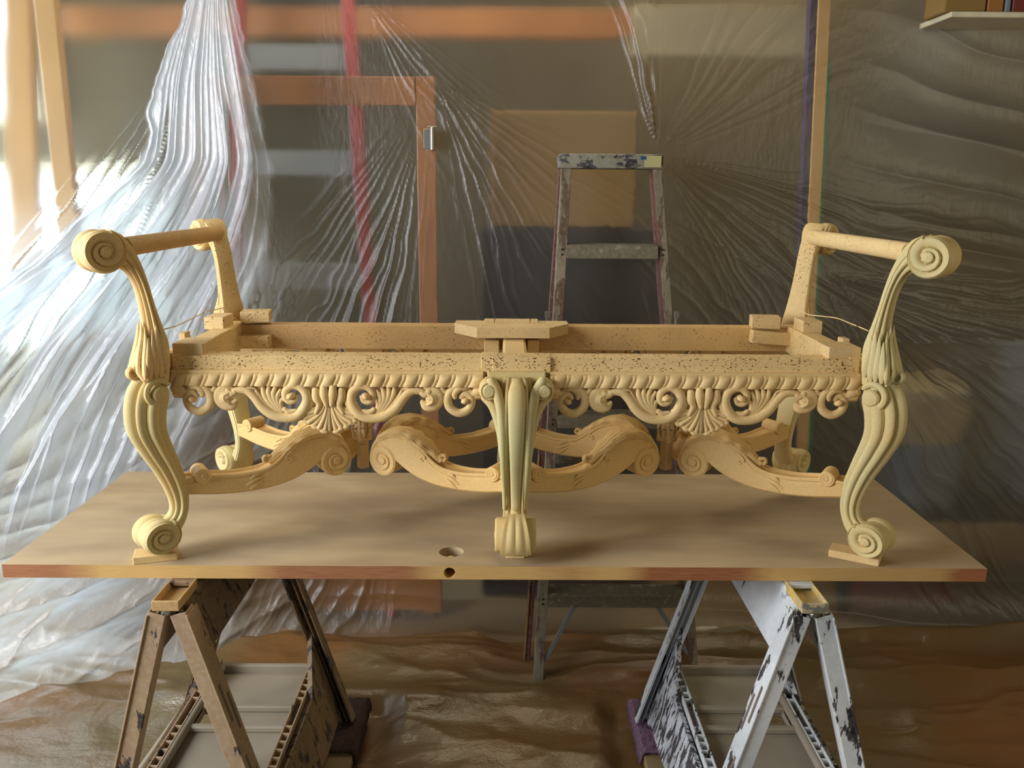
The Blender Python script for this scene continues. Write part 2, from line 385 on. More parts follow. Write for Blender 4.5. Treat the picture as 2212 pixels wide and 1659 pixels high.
def volute(c, R, W, hand=1, start=0.0, shrink=.46, A=.20, bead=.12, squash=(1, 1), nth=80, turns=1.6, mb=None, grow=.0):
    """scroll: moulded rim with a spiral carved in both cheeks; plane (s,z), axis u"""
    ns = 34; b = math.log(1/shrink)
    th = np.linspace(0, 2*pi, nth, endpoint=False)
    rs = np.linspace(0.0, 1, ns)
    def h(r, t):
        if r < 1e-6: return 1.25
        if r < .26: return 1.04+.12*(1-(r/.26)**2)
        ph = (hand*(t-start)/(2*pi)) % 1.0
        k = -math.log(max(r, 1e-4))/b - ph        # number of turns inside the rim
        kk = math.floor(k+1)
        if kk > turns: return 1.02*min(1, .25+.75*(1-(r-.26)/.10)) if r < .36 else .25
        f = k+1-kk                                # 0 at outer edge of this turn, 1 at inner edge
        v = (min((f+.04)/.12, 1)**.6)*(1-f**3.2)**.8*(.86+.10*kk)
        return v if r > .93*0 else v
    rows = []
    for r in rs: rows.append([(r*.93, W/2-A*R*.55+A*R*h(r, t)*(1 if r < .97 else .6)) for t in th])
    nx = np.linspace(-.97, .97, 35); an = np.abs(nx); rx = np.where(an < .24, .30+.25*np.sqrt(np.clip(1-(an/.25)**2, 0, 1)), .12+.90*np.sqrt(np.clip(1-((an-.62)/.385)**2, 0, 1)))
    for x, q in zip(nx[::-1], rx[::-1]):
        rows.append([(1-bead*(1-q), x*W/2) for t in th])
    for r in rs[::-1]: rows.append([(r*.93, -(W/2-A*R*.55+A*R*h(r, t)*(1 if r < .97 else .6))) for t in th])
    V = []
    for row in rows:
        for (r, u), t in zip(row, th):
            g = 1+grow*(((hand*(t-start)/(2*pi)) % 1.0)*-1)
            V.append((c[0]+R*r*g*cos(t)*squash[0], u, c[1]+R*r*g*sin(t)*squash[1]))
    F = []; m_ = len(rows)
    for i in range(m_-1):
        for j in range(nth):
            k = (j+1) % nth; F.append((i*nth+j, i*nth+k, (i+1)*nth+k, (i+1)*nth+j))
    mb = mb or MB(); return mb.add(V, F)
def placer(ref, d):
    """local (s,u,z) -> world, s along d"""
    d = np.array([d[0], d[1], 0.]); n = np.array([-d[1], d[0], 0.])
    def fn(V): return np.array([ref[0], ref[1], 0])+V[:, :1]*d+V[:, 1:2]*n+V[:, 2:3]*np.array([0, 0, 1.])
    return fn
CORN = np.array([  # outer s,z | inner s,z | width
 (-.004, 1.190, -.026, 1.186, .050), (.020, 1.185, -.034, 1.170, .070), (.038, 1.163, -.036, 1.146, .080), (.047, 1.124, -.028, 1.118, .083),
 (.044, 1.080, -.026, 1.082, .080), (.024, 1.034, -.036, 1.045, .070), (-.004, .982, -.050, 1.003, .059), (-.022, .938, -.062, .958, .051),
 (-.028, .908, -.064, .920, .048), (-.022, .889, -.060, .893, .049), (-.006, .880, -.048, .866, .052), (.004, .870, -.030, .846, .050)])
ARM = np.array([
 (.010, 1.180, -.040, 1.180, .066), (.006, 1.205, -.044, 1.225, .070), (.001, 1.240, -.044, 1.258, .066), (-.002, 1.287, -.036, 1.290, .058),
 (.000, 1.335, -.025, 1.335, .051), (.008, 1.374, -.018, 1.370, .049), (.020, 1.397, -.008, 1.408, .050), (.034, 1.408, .006, 1.442, .053),
 (.046, 1.412, .024, 1.468, .056), (.056, 1.418, .044, 1.479, .058)])
def bud(c, r, mb, hand=1):
    """little curled leaf tip, plane (s,z)"""
    P = []; R = []
    for t in np.linspace(0, 1.55*2*pi, 26):
        k = r*(1-.52*t/(1.55*2*pi)); P.append((c[0]+hand*k*cos(t+2.4), 0, c[1]+k*sin(t+2.4))); R.append(r*(.55-.2*t/(3*pi)))
    return tube(P, R, 10, 1.5, (0, 1, 0), mb)
def leaves(mb):
    """acanthus spray at the foot of an arm"""
    for u0, u1, s0, sb, zt, zb, r in ((-.024, -.034, .002, .010, 1.29, 1.19, .0075), (.024, .034, .002, .010, 1.29, 1.19, .0075), (-.010, -.015, .004, .014, 1.30, 1.205, .008),
                                  (.010, .015, .004, .014, 1.30, 1.205, .008), (0, 0, .004, .017, 1.27, 1.196, .011)):
        tube([(s0-.004, u0*.7, zt), (s0-.002, u0*.85, (zt+zb)/2+.02), (sb-.004, u0, (zt+zb)/2-.012), (sb+.002, u1, zb+.012), (sb+.002, u1*1.02, zb)], [.0008, r*.75, r, r*.95, r*.5], 10, .7, (1, 0, 0), mb, 20)
    for sg in (-1, 1):
        for s0, s1, zt, zb, r in ((-.004, .002, 1.27, 1.19, .0075), (-.013, -.010, 1.285, 1.192, .0075), (-.022, -.020, 1.30, 1.19, .0075), (-.030, -.032, 1.285, 1.198, .0075)):
            tube([(s0, sg*.026, zt), (s0+.002, sg*.031, (zt+zb)/2+.012), (s1, sg*.035, zb+.02), (s1, sg*.033, zb)], [.0008, r*.8, r, r*.55], 10, .55, (0, 1, 0), mb, 16)
    bud((.022, 1.200), .0115, mb, 1)
    for sg in (-1, 1):
        tube([(.012, sg*.012, 1.23), (.018, sg*.02, 1.205), (.012, sg*.032, 1.185)], [.003, .007, .004], 8, .8, (1, 0, 0), mb, 10)
def corner(sx, sy):
    ref = (CX+sx*AX, YC+sy*BY); fn = placer(ref, (sx*K, sy*K)); flip = sx*sy < 0
    mb = MB(); loft(leg_rings(CORN, 70), mb=mb)
    volute((.004, .8545), .0385, .070, 1, start=2.3, squash=(1.10, 1.0), mb=mb, grow=.10, A=.24, bead=.15)
    for sg in (-1, 1):    # small eye at the head of the leg
        V = []; n = 20
        rr = [(0, .0065), (.5, .0062), (.8, .005), (1, .001), (1.02, -.012)]
        for r, h in rr:
            for t in np.linspace(0, 2*pi, n, endpoint=False): V.append((-.014+.0175*r*cos(t), sg*(.037+h), 1.156+.0175*r*sin(t)))
        mb.add(V, [(i*n+j, i*n+(j+1) % n, (i+1)*n+(j+1) % n, (i+1)*n+j) for i in range(4) for j in range(n)])
        tube([(-.004, sg*.037, 1.172), (.020, sg*.0385, 1.160), (.030, sg*.0405, 1.125), (.024, sg*.039, 1.078), (.004, sg*.034, 1.03), (-.02, sg*.029, .985), (-.038, sg*.025, .945), (-.042, sg*.024, .915)],
             [.004, .0062, .0065, .006, .005, .004, .0036, .003], 8, .55, (0, 1, 0), mb, 44) if 0 else None
        tube([(-.012+.024*cos(q), sg*.034, 1.160+.024*sin(q)) for q in np.linspace(-1.2, 2.6, 12)], [.003]+[.0065]*10+[.004], 8, .8, (0, 1, 0), mb, 30)
    rbox((-.018, 0, 1.19), (.030, .030, .07), .003, mb=mb)
    mb.xf(fn); lg = build('leg', mb, M['leg'], bench, flip=flip)
    mb = MB(); loft(leg_rings(ARM, 64, amp=.20, narrow=.90, wrap=.9), mb=mb); leaves(mb)
    volute((.064, 1.4405), .0435, .062, 1, start=1.9, shrink=.46, squash=(1.0, 1.0), mb=mb, grow=.10, A=.24, bead=.13)
    rbox((-.026, 0, 1.215), (.03, .040, .06), .003, mb=mb)
    mb.xf(fn); return build('arm_post', mb, M['tack2'] if sy > 0 else M['leg'] if sx > 0 else M['cream'], bench, flip=flip), fn, ref
CN = {}
for sx in (-1, 1):
    for sy in (-1, 1): CN[sx, sy] = corner(sx, sy)
# middle legs
MID = np.array([
 (.022, 1.190, -.03, 1.186, .052), (.040, 1.180, -.034, 1.170, .062), (.052, 1.150, -.034, 1.146, .070), (.054, 1.112, -.026, 1.118, .074),
 (.046, 1.070, -.022, 1.082, .073), (.026, 1.026, -.030, 1.045, .067), (.000, .978, -.044, 1.003, .060), (-.016, .936, -.056, .958, .055),
 (-.022, .908, -.058, .920, .053), (-.014, .889, -.054, .893, .054), (.004, .882, -.042, .870, .056), (.018, .874, -.030, .856, .056)])
for sy in (-1, 1):
    mb = MB(); loft(leg_rings(MID, 70, amp=.16, wrap=.5), mb=mb)
    volute((.018, .8545), .0385, .082, 1, start=2.3, squash=(1.10, 1.0), mb=mb, grow=.10, A=.12, bead=.07)
    # draped leaf over the foot
    rr = []
    for t in np.linspace(0, 1, 26):
        a = radians(78-112*t); hw = .019+.014*t**1.4+.003*sin(t*pi); cs, cz = .018+.0455*cos(a), .8535+.0425*sin(a)
        if t < .12: cs -= .010*(.12-t)/.12
        fr_ = [(cs+.0055*(.35+.65*(1-abs(x)**2))*cos(a)+.0022*(abs(sin(x*4.7))), x*hw*(1+.0*t), cz+.0055*sin(a)-.004*t*(1-abs(sin(x*4.7)))) for x in np.linspace(-1, 1, 21)]
        bk = [(cs-.008*cos(a), x*hw*.9, cz-.008*sin(a)) for x in (1, .5, -.5, -1)]
        rr.append(fr_+bk)
    loft(rr, mb=mb)
    for sg in (-1, 1):   # flared C-scrolls at the head
        e = np.array([.055, 1.168]); P = []; Rr = []
        for t in np.linspace(0, 1, 14):
            a = -2.6+t*4.4; k = .0045+.0125*t; P.append((.036, sg*(e[0]+k*cos(a)), e[1]+k*sin(a))); Rr.append(.007+.002*t)
        P += [(.034, sg*.048, 1.186), (.036, sg*.040, 1.160), (.040, sg*.036, 1.120), (.036, sg*.033, 1.07), (.018, sg*.031, 1.02), (-.002, sg*.027, .975), (-.02, sg*.024, .93)]
        Rr += [.009, .010, .010, .009, .008, .006, .004]
        P[14] = (.034, sg*.050, 1.188)
        P2 = [(p[0], p[1], p[2]) for p in P]
        tube([(.034, sg*.052, 1.189), (.036, sg*.0395, 1.165), (.040, sg*.031, 1.125), (.034, sg*.0275, 1.07), (.016, sg*.026, 1.02), (-.004, sg*.025, .975), (-.018, sg*.0235, .935), (-.022, sg*.023, .895)],
             [.009, .0105, .0095, .008, .007, .006, .005, .004], 12, .9, (1, 0, 0), mb, 40)
        tube([(.020, sg*.066, 1.150), (.024, sg*.046, 1.130), (.022, sg*.032, 1.085), (.010, sg*.027, 1.03), (-.012, sg*.025, .97)], [.007, .010, .010, .008, .004], 12, .8, (1, 0, 0), mb, 30)
        V = []; n = 26; c0 = (sg*.0555, 1.167)
        for r, hh in ((0, .046), (.5, .0455), (.62, .043), (.64, .037), (.8, .040), (.95, .036), (1.03, .028), (1.03, .0)):
            for t in np.linspace(0, 2*pi, n, endpoint=False): V.append((hh, c0[0]+.0195*r*cos(t), c0[1]+.0215*r*sin(t)))
        mb.add(V, [(i*n+j, i*n+(j+1) % n, (i+1)*n+(j+1) % n, (i+1)*n+j) for i in range(7) for j in range(n)])
    tube([(.045, 0, 1.183), (.062, 0, 1.165), (.068, 0, 1.12), (.060, 0, 1.07), (.040, 0, 1.02), (.014, 0, .975), (-.006, 0, .93), (-.010, 0, .90)], [.012, .017, .0165, .0145, .0125, .011, .010, .009], 14, .45, (1, 0, 0), mb, 50)
    rbox((-.014, 0, 1.176), (.036, .118, .045), .002, mb=mb)
    mb.xf(placer((CX, YC+sy*.24), (0, sy))); build('leg', mb, M['leg'], bench)

# rails
YF, YFi = 1.712, 1.762
for sy in (-1, 1):
    yo = YC+sy*(YC-YF); yi = YC+sy*(YC-YFi)
    mb = MB(); rbox((CX, (yo+yi)/2, 1.196), (1.40, abs(yo-yi), .060), .0015, mb=mb)
    if sy < 0:   # raised saddle over the middle leg, built of short glued strips
        rbox((CX-.055, (yo+yi)/2-.001, 1.2035), (.034, .052, .049), .001, mb=mb)
        rbox((CX+.010, (yo+yi)/2-.004, 1.2005), (.118, .052, .053), .001, mb=mb)
    nm = 'front_rail' if sy < 0 else 'rear_rail'
    o = build(nm, mb, M['tack'] if sy < 0 else M['rail_in'], bench, smooth=False)
# side rails
for sx in (-1, 1):
    mb = MB(); rbox((CX+sx*.703, YC, 1.1975), (.045, .444, .063), .0015, mb=mb)
    build('side_rail', mb, M['tack2'], bench, smooth=False)
mb = MB(); rbox((CX-.002, YC, 1.186), (.055, .39, .038), .006, mb=mb); build('center_rail', mb, M['cream'], bench)

# gadrooned moulding
def gad(L, step=.0013, nz=20, pitch=.0334, H=.034):
    nx = int(L/step); x = np.linspace(0, L, nx); z = np.linspace(0, 1, nz); X, Z = np.meshgrid(x, z, indexing='ij')
    ph = (X-.011*Z**1.4-.004*np.sin(Z*3))/pitch; f = ph-np.floor(ph)
    big = np.where(f < .68, np.sin(np.clip(f/.68, 0, 1)*pi)**.45, 0); sm = np.where((f > .72) & (f < .97), np.sin(np.clip((f-.72)/.25, 0, 1)*pi)**.5, 0)
    env = np.sqrt(np.clip(1-((Z-.34)/.46)**2, 0, 1))*(Z < .8)
    nose = .004+.009*np.sqrt(np.clip(1-((Z-.32)/.5)**4, 0, 1))*(Z < .82)
    y = nose+env*(.0055*big+.0022*sm)+np.where(Z > .82, .003+.003*np.cos((Z-.82)/.18*pi/2), 0)
    y[:, 0] = -.002; y[:, -1] = 0
    V = np.stack([X, -y, Z*H], -1).reshape(-1, 3)
    F = [(i*nz+j, (i+1)*nz+j, (i+1)*nz+j+1, i*nz+j+1) for i in range(nx-1) for j in range(nz-1)]
    b0 = len(V); V = np.vstack([V, [(0, .004, 0), (L, .004, 0), (L, .004, H), (0, .004, H)]])
    F += [(b0+1, b0, b0+3, b0+2)]; return V, F
Lg = .632
gv, gf = gad(Lg)
for sy in (-1, 1):
    for sx in (-1, 1):
        V = gv.copy(); V[:, 0] += (CX-.700 if sx < 0 else CX+.068); V[:, 1] += YF; V[:, 2] += 1.1645
        if sy > 0: V[:, 0] = 2*CX-V[:, 0]; V[:, 1] = 2*YC-V[:, 1]
        build('gadroon_molding', MB().add(V, gf), M['cream'], bench, auto=50)
gv2, gf2 = gad(.42, .002, 14)
for sx in (-1, 1):
    V = gv2.copy()-np.array([.21, 0, 0])
    W_ = np.stack([CX+sx*(.7255-V[:, 1]), YC+sx*V[:, 0], V[:, 2]+1.1645], 1)
    build('gadroon_molding', MB().add(W_, gf2), M['cream'], bench, auto=50)

# carved pierced apron (drawn as carved strokes for one half, mirrored)
S = 1/1062.
def carve():
    mb = MB()
    def st(pts, rad, flat=.8, y=-.004, N=28, seg=10):
        for sg in (1, -1):
            P = [(sg*(p[0]-706)*S, (y if len(p) < 3 else p[2]), (832-p[1])*S) for p in pts]
            r = [rad*S*1.12]*len(pts) if np.isscalar(rad) else [q*S*1.12 for q in rad]
            tube(P, r, seg, flat, (0, 1, 0), mb, N)
    # end bracket and first C-scroll
    st([(372, 836), (384, 842), (396, 846), (408, 838)], [11, 11, 8, 5])
    st([(372, 850), (386, 852), (398, 858)], [7, 7, 5])
    st([(404, 834), (428, 833), (444, 844), (450, 862), (443, 880), (424, 890), (405, 882), (397, 865), (402, 851), (413, 847), (421, 856)],
       [4, 6.5, 8, 8.5, 8.5, 8.5, 8, 7.5, 7, 6.5, 5], N=60, y=-.006)
    st([(412, 861), (411, 863)], [8.5, 8.5], flat=1.3, y=-.008, N=4)
    st([(408, 836), (424, 836), (434, 846), (433, 856)], [3, 6, 6, 4], y=-.009)
    st([(444, 840), (455, 843), (461, 835)], [5, 4.5, 5], y=-.006)
    # bulbous striped leaf
    for k, (o, r) in enumerate(((0, 9), (6, 8), (12, 7))):
        st([(500-o*.3, 838+o*.5), (484-o*.2, 834+o*.6), (469+o*.55, 845+o*.3), (466+o*.7, 862-o*.1), (478+o*.4, 876-o*.4), (496, 877-o*.6), (506, 866-o*.2)], [4, r*.8, r, r, r, r*.9, 4], y=-.005-.0012*k, N=36)
    st([(488, 842), (497, 848), (506, 844)], [6, 7, 6], y=-.010)
    st([(486, 842), (483, 852), (484, 861), (490, 868)], [9, 14.5, 15, 9], y=-.0045, N=14)
    for k in range(3):
        st([(492+k*3, 846+k*2), (482+k*3, 852+k*2), (482+k*3, 864), (492+k*2, 871)], [1.5, 3, 3, 1.5], y=-.0155+.0015*k, N=14)
    # long stem running into the second C-scroll
    st([(494, 846), (512, 841), (530, 843), (546, 858), (562, 880), (584, 896), (608, 902), (632, 899), (649, 884), (658, 862), (654, 843), (640, 832), (624, 832), (613, 842), (611, 856), (619, 866), (631, 864), (636, 853)],
       [6, 7, 8, 9, 10, 10.5, 10, 10, 10, 9.5, 9, 8, 7.5, 7, 6.5, 6, 5, 4], y=-.008, N=110)
    st([(624, 852), (625, 854)], [9.5, 9.5], flat=1.4, y=-.010, N=4)
    st([(608, 882), (618, 888), (634, 886)], [5, 5.5, 4], y=-.009)
    # acanthus fan
    for pts, r in (([(590, 893), (572, 878), (556, 858), (548, 840)], [4, 6, 6, 2.5]), ([(596, 892), (576, 868), (566, 848), (564, 832)], [4, 6, 6, 3]),
                   ([(600, 892), (584, 868), (576, 848), (578, 830)], [4, 6, 6, 3]), ([(603, 890), (590, 868), (586, 850), (592, 832)], [4, 6, 6, 3]),
                   ([(604, 888), (596, 872), (594, 856), (602, 840)], [4, 5.5, 5.5, 3]), ([(606, 886), (600, 876), (602, 864), (610, 862)], [4, 5, 5, 4])):
        st(pts, r, y=-.007)
    st([(520, 846), (534, 836), (548, 838)], [3, 4, 2], y=-.008)
    # shell
    import itertools
    for k, ang in enumerate(np.linspace(9, 70, 7)):
        a = radians(ang); l = 66-.10*ang; c, s_ = sin(a), cos(a); bd_ = 7*(k/6.)
        pts = [(704-c*6, 850+k*1.2), (706-c*20, 869+s_*12+bd_*.6), (706-c*(l*.66), 868+s_*l*.60+bd_*.35), (706-c*(l*1.06+8), 868+s_*l*.97-bd_*.5)]
        st(pts, [2.0, 2.8, 3.9, 5.0], y=-.0075 if k % 2 else -.006, N=22)
    st([(706, 850), (706, 890), (706, 930)], [3, 3.2, 5], y=-.0065, N=10)
    st([(696, 832), (697, 850), (701, 874)], [7, 9, 4], y=-.012, N=16)
    st([(678, 838), (679, 856), (684, 872), (676, 892)], [7, 9, 6, 4], y=-.009, N=20)
    st([(664, 852), (666, 868), (658, 886), (648, 898)], [5, 6, 5, 4], y=-.007, N=20)
    # scalloped shell edge
    for cx_, cy_ in ((640, 897), (655, 911), (672, 922), (690, 931)):
        st([(cx_-6, cy_-4), (cx_, cy_+1), (cx_+8, cy_+3)], [4, 5.5, 4.5], y=-.006, N=8)
    # solid ground behind the carving
    for sg in (1, -1):
        def pp(l): 
            q = [(sg*(x-706)*S, (832-y)*S) for x, y in l]; return q if sg > 0 else q[::-1]
        prism(pp([(368, 828), (560, 828), (560, 838), (500, 846), (460, 846), (400, 844), (398, 862), (368, 860)]), -.002, .010, mb)
        prism(pp([(545, 828), (604, 828), (600, 842), (590, 856), (594, 876), (604, 894), (586, 892), (566, 874), (550, 850)]), -.003, .009, mb)
        prism(pp([(655, 828), (706, 828), (706, 934), (688, 930), (670, 920), (652, 908), (638, 894), (654, 880), (664, 858)]), -.004, .008, mb)
        prism(pp([(604, 828), (655, 828), (655, 836), (604, 836)]), -.002, .009, mb)
    return mb
cvm = carve(); CV = np.vstack(cvm.v)
for sy in (-1, 1):
    for sx in (-1, 1):
        V = CV.copy(); V[:, 0] += CX+sx*.382; V[:, 1] += YF-.002; V[:, 2] += 1.1655
        fl = False
        if sy > 0: V[:, 0] = 2*CX-V[:, 0]; V[:, 1] = 2*YC-V[:, 1]
        build('carved_apron', MB().add(V, cvm.f), M['cream'], bench, auto=50)

# stretchers
ST = np.array([  # t,ztop | t,zbottom
 (.000, .962, .000, .930), (.030, .964, .030, .925), (.070, .960, .070, .918), (.118, .954, .118, .913), (.170, .956, .165, .912), (.201, .968, .200, .914),
 (.236, .996, .238, .921), (.260, 1.010, .262, .929), (.285, 1.018, .286, .940), (.322, 1.018, .306, .952), (.352, 1.004, .322, .962), (.372, .984, .336, .966), (.380, .962, .345, .962)])
def stretcher(A, B):
    A = np.array(A); B = np.array(B); L = np.linalg.norm(B-A); d = (B-A)/L; dt = L-.415
    q = cr(ST, 60); rings = []; w2 = .0215
    for t0, z0, t1, z1 in q:
        T = np.array([t0, z0]); Bm = np.array([t1, z1]); n = T-Bm; D = np.linalg.norm(n); n /= D; sec = []
        lip = .006
        for u, v in ((-w2, -.0), (-w2, -.004), (-w2+.0022, -.0065), (-w2+.0022, -.010), (-w2+.0008, -.0115), (-w2+.0008, -D+.010), (-w2+.001, -D+.004), (-w2+.005, -D),
                     (w2-.005, -D), (w2-.001, -D+.004), (w2-.0008, -D+.010), (w2-.0008, -.0115), (w2-.0022, -.010), (w2-.0022, -.0065), (w2, -.004), (w2, 0),
                     (w2-.002, .0022), (w2-.005, .001), (w2-.008, -.003), (0, -.0045), (-w2+.008, -.003), (-w2+.005, .001), (-w2+.002, .0022)):
            p = T+n*v; sec.append((p[0]+dt*min(1, t0/.38), u, p[1]))
        rings.append(sec)
    mb = MB(); loft(rings, mb=mb)
    volute((.346+dt, .9505), .0375, .0445, -1, start=1.2, shrink=.44, A=.13, bead=.02, mb=mb, grow=.06)
    volute((.040, .9655), .0165, .050, 1, start=2.0, A=.10, bead=.03, mb=mb, nth=32)
    # leaf wrapped over the hump
    hp = cr(np.array([(.196, .966), (.218, .984), (.240, 1.000), (.262, 1.0125), (.285, 1.0205), (.315, 1.022), (.342, 1.012), (.366, .992)]), 46); rr = []
    for i, (t, z) in enumerate(hp):
        k = i/45.; wd = .010+.017*sst(k, 0, .35)-.004*sst(k, .85, 1); a = hp[min(i+1, 45)]-hp[max(i-1, 0)]; a /= np.linalg.norm(a); nn = np.array([-a[1], a[0]])
        sec = []
        for j, x in enumerate(np.linspace(-1, 1, 25)):
            hgt = .0055-.005*abs(x)**2.2+.0022*abs(sin(x*7.5+.9*sin(k*9)))+.0012*sin(k*38+x*4)*(abs(x) > .55)
            p = np.array([t, z])+nn*(hgt-.003*(abs(x) > .9)); sec.append((p[0]+dt, x*wd*(1+.10*sin(k*30)), p[1]))
        for x in np.linspace(1, -1, 6):
            p = np.array([t, z])-nn*.012; sec.append((p[0]+dt, x*wd*.8, p[1]))
        rr.append(sec)
    loft(rr, mb=mb)
    for u in (-.010, .0, .010): bud((.192+dt, .975), .008, mb, -1) if u == 0 else None
    for sg in (-1, 1):  # small side curls and a leaf on the flank
        P = [(.236+dt+.0075*(1-.1*k)*cos(2.6-.62*k), sg*.0215, .969+.0075*(1-.1*k)*sin(2.6-.62*k)) for k in range(9)]
        tube([(.285+dt, sg*.0215, 1.008), (.255+dt, sg*.0215, .998), (.232+dt, sg*.0215, .980)]+P, [.0016, .002, .0022]+[.0024]*9, 8, .8, (0, 1, 0), mb, 40)
        for a_, b_, c_ in (((.178, .944), (.158, .936), (.142, .928)), ((.176, .936), (.160, .926), (.148, .918)), ((.170, .949), (.158, .946), (.150, .940))):
            tube([(a_[0]+dt, sg*.0208, a_[1]), (b_[0]+dt, sg*.022, b_[1]), (c_[0]+dt, sg*.0208, c_[1])], [.0015, .0042, .003], 8, .5, (0, 1, 0), mb, 12)
    mb.xf(placer(A, d)); return build('stretcher', mb, M['stretch'], bench)
for bx in (-.358, .358):
    pc = np.array([CX+bx, YC])
    for sy in (-1, 1):
        s1 = np.sign(bx)
        stretcher((CX+s1*.704, YC+sy*.219), pc-0*pc+np.array([s1*.004, sy*.004]))
        stretcher((CX+s1*.004, YC+sy*.196), pc+np.array([-s1*.004, sy*.004]))
    mb = MB(); r45 = rotz(radians(38))
    rbox((*pc, 1.012), (.036, .036, .058), .003, r45, mb); rbox((*pc, .952), (.022, .022, .075), .002, r45, mb)
    rbox((*pc, 1.040), (.040, .040, .012), .003, r45, mb)
    for k in range(4):
        a = radians(38)+k*pi/2
        for o_ in (-.007, .007):
            tube([(pc[0]+cos(a)*.018-sin(a)*o_, pc[1]+sin(a)*.018+cos(a)*o_, 1.035), (pc[0]+cos(a)*.020-sin(a)*o_*1.2, pc[1]+sin(a)*.020+cos(a)*o_*1.2, 1.012), (pc[0]+cos(a)*.015-sin(a)*o_*.4, pc[1]+sin(a)*.015+cos(a)*o_*.4, .985)], [.003, .005, .002], 8, .6, (0, 0, 1), mb, 12)
    build('stretcher_post', mb, M['raw'], bench)

# arm rails
for sx in (-1, 1):
    x = CX+sx*(AX+.012); mb = MB(); rings = []
    for y in np.linspace(1.665, 2.215, 8):
        rings.append([(x+.0185*cos(t)*(1 if abs(cos(t)) < .8 else .95), y, 1.4455+.019*sin(t)) for t in np.linspace(0, 2*pi, 16, endpoint=False)])
    loft(rings, mb=mb); build('arm_rail', mb, M['tack2'] if sx > 0 else M['rail_in'], bench)

# corner blocks, glue strips, brace board
def pxbox(x0, y0, x1, y1, Y, dep, mat='raw', ang=0, name='corner_block', parent=bench, bev=.0015, tilt=0):
    a = at(x0, y0, Y); b_ = at(x1, y1, Y); w_ = b_[0]-a[0]; h_ = a[2]-b_[2]
    R0 = rotz(radians(ang))
    if tilt:
        c, s_ = cos(radians(tilt)), sin(radians(tilt)); R0 = R0@np.array([[c, 0, s_], [0, 1, 0], [-s_, 0, c]])
    cc = np.array([(a[0]+b_[0])/2, Y+dep/2, (a[2]+b_[2])/2])
    return build(name, rbox(cc, (w_, dep, h_), bev, R0), M[mat], parent, smooth=False)
pxbox(371, 742, 441, 775, 1.7215, .075)
pxbox(440, 685, 484, 712, 2.035, .075)
pxbox(516, 673, 579, 697, 2.105, .050, ang=8)
pxbox(482, 725, 581, 751, 2.088, .034, 'tack2')
pxbox(1791, 751, 1858, 785, 1.7215, .075)
pxbox(1736, 694, 1775, 724, 2.035, .070)
pxbox(1629, 685, 1688, 711, 2.105, .050, ang=-8)
pxbox(1626, 718, 1730, 746, 2.088, .030, 'tack2', tilt=4)
pxbox(386, 719, 401, 735, 1.80, .03); pxbox(1821, 732, 1835, 748, 1.80, .03)
# hexagonal brace board on the rear rail
p = [at(981, 706, 2.10), at(1030, 712, 2.045), at(1187, 712, 2.045), at(1229, 703, 2.10)]
zt, zb = 1.2335, 1.2085
poly = [(p[0][0], 2.118), (p[1][0], 2.045), (p[2][0], 2.045), (p[3][0], 2.118), (p[3][0]-.002, 2.165), (p[0][0]+.002, 2.165)]
n = 6; V = [(x, y, zt) for x, y in poly]+[(x, y, zb) for x, y in poly]
build('brace_board', MB().add(V, [tuple(range(n)), tuple(range(2*n-1, n-1, -1))]+[(i, i+n, (i+1) % n+n, (i+1) % n) for i in range(n)]), M['raw'], bench, smooth=False)
for x0, x1 in ((1046, 1068), (1069, 1145), (1146, 1162)):
    a = at(x0, 704, 2.13); b_ = at(x1, 704, 2.13)
    build('filler_strip', rbox(((a[0]+b_[0])/2, 2.138, 1.2365), (b_[0]-a[0]-.001, .030, .008), .0008), M['raw'], bench, smooth=False)
for x0, x1, yt in ((1046, 1078, 735), (1140, 1164, 735)):
    pxbox(x0, yt, x1, 768, 2.085, .03, 'cream', name='center_batten')
# wires
def wire(pts, r=.0013): 
    return build('wire', tube(pts, r, 6, N=30), M['wire'], bench)
wire([at(492, 663, 2.10), at(478, 666, 2.08), at(445, 674, 2.0), at(415, 688, 1.9), at(385, 702, 1.78), at(366, 708, 1.735), at(350, 713, 1.72)])
wire([at(1739, 640, 2.06), at(1738, 662, 2.06), at(1738, 673, 2.055), at(1748, 680, 2.04), at(1785, 684, 1.98), at(1810, 688, 1.9), at(1835, 698, 1.82), at(1858, 707, 1.76), at(1876, 715, 1.74)])

# blocks under the feet
def foot_block(c, size, ang, label):
    o = build('wooden_foot_block', rbox((c[0], c[1], ZT+.008), (size[0], size[1], .016), .0012, rotz(radians(ang))), M['cream'], smooth=False)
    return tag(o, label, 'wood block', 'blocks under the bench feet')
foot_block((CX-AX-.008, 1.678), (.085, .048), 18, 'small cream block under the front left scroll foot, set slightly askew')
foot_block((CX+AX-.022, 1.694), (.100, .046), -30, 'small cream block under the front right scroll foot, angled outward')
foot_block((CX, 1.700), (.038, .034), 0, 'smallest cream block, under the middle front leg')
foot_block((CX-AX-.002, 2.195), (.06, .05), 0, 'cream block under the rear left scroll foot at the back table edge')
foot_block((CX+AX+.002, 2.195), (.06, .05), 0, 'cream block under the rear right scroll foot at the back table edge')
foot_block((CX, 2.178), (.04, .04), 0, 'cream block under the middle rear leg, behind the front leg')

# ------------------------------------------------------------------ door used as a tabletop
DX0, DX1, DY0, DY1, DT = -1.034, .998, 1.643, 2.240, .029
mb = MB(); cb = (at(975, 1192, 1.72)); bx, by, br = atz(975, 1192, ZT)[0], atz(975, 1192, ZT)[1], .0265
N = 48; circ = [(bx+br*cos(t), by+br*sin(t)) for t in np.linspace(0, 2*pi, N, endpoint=False)]
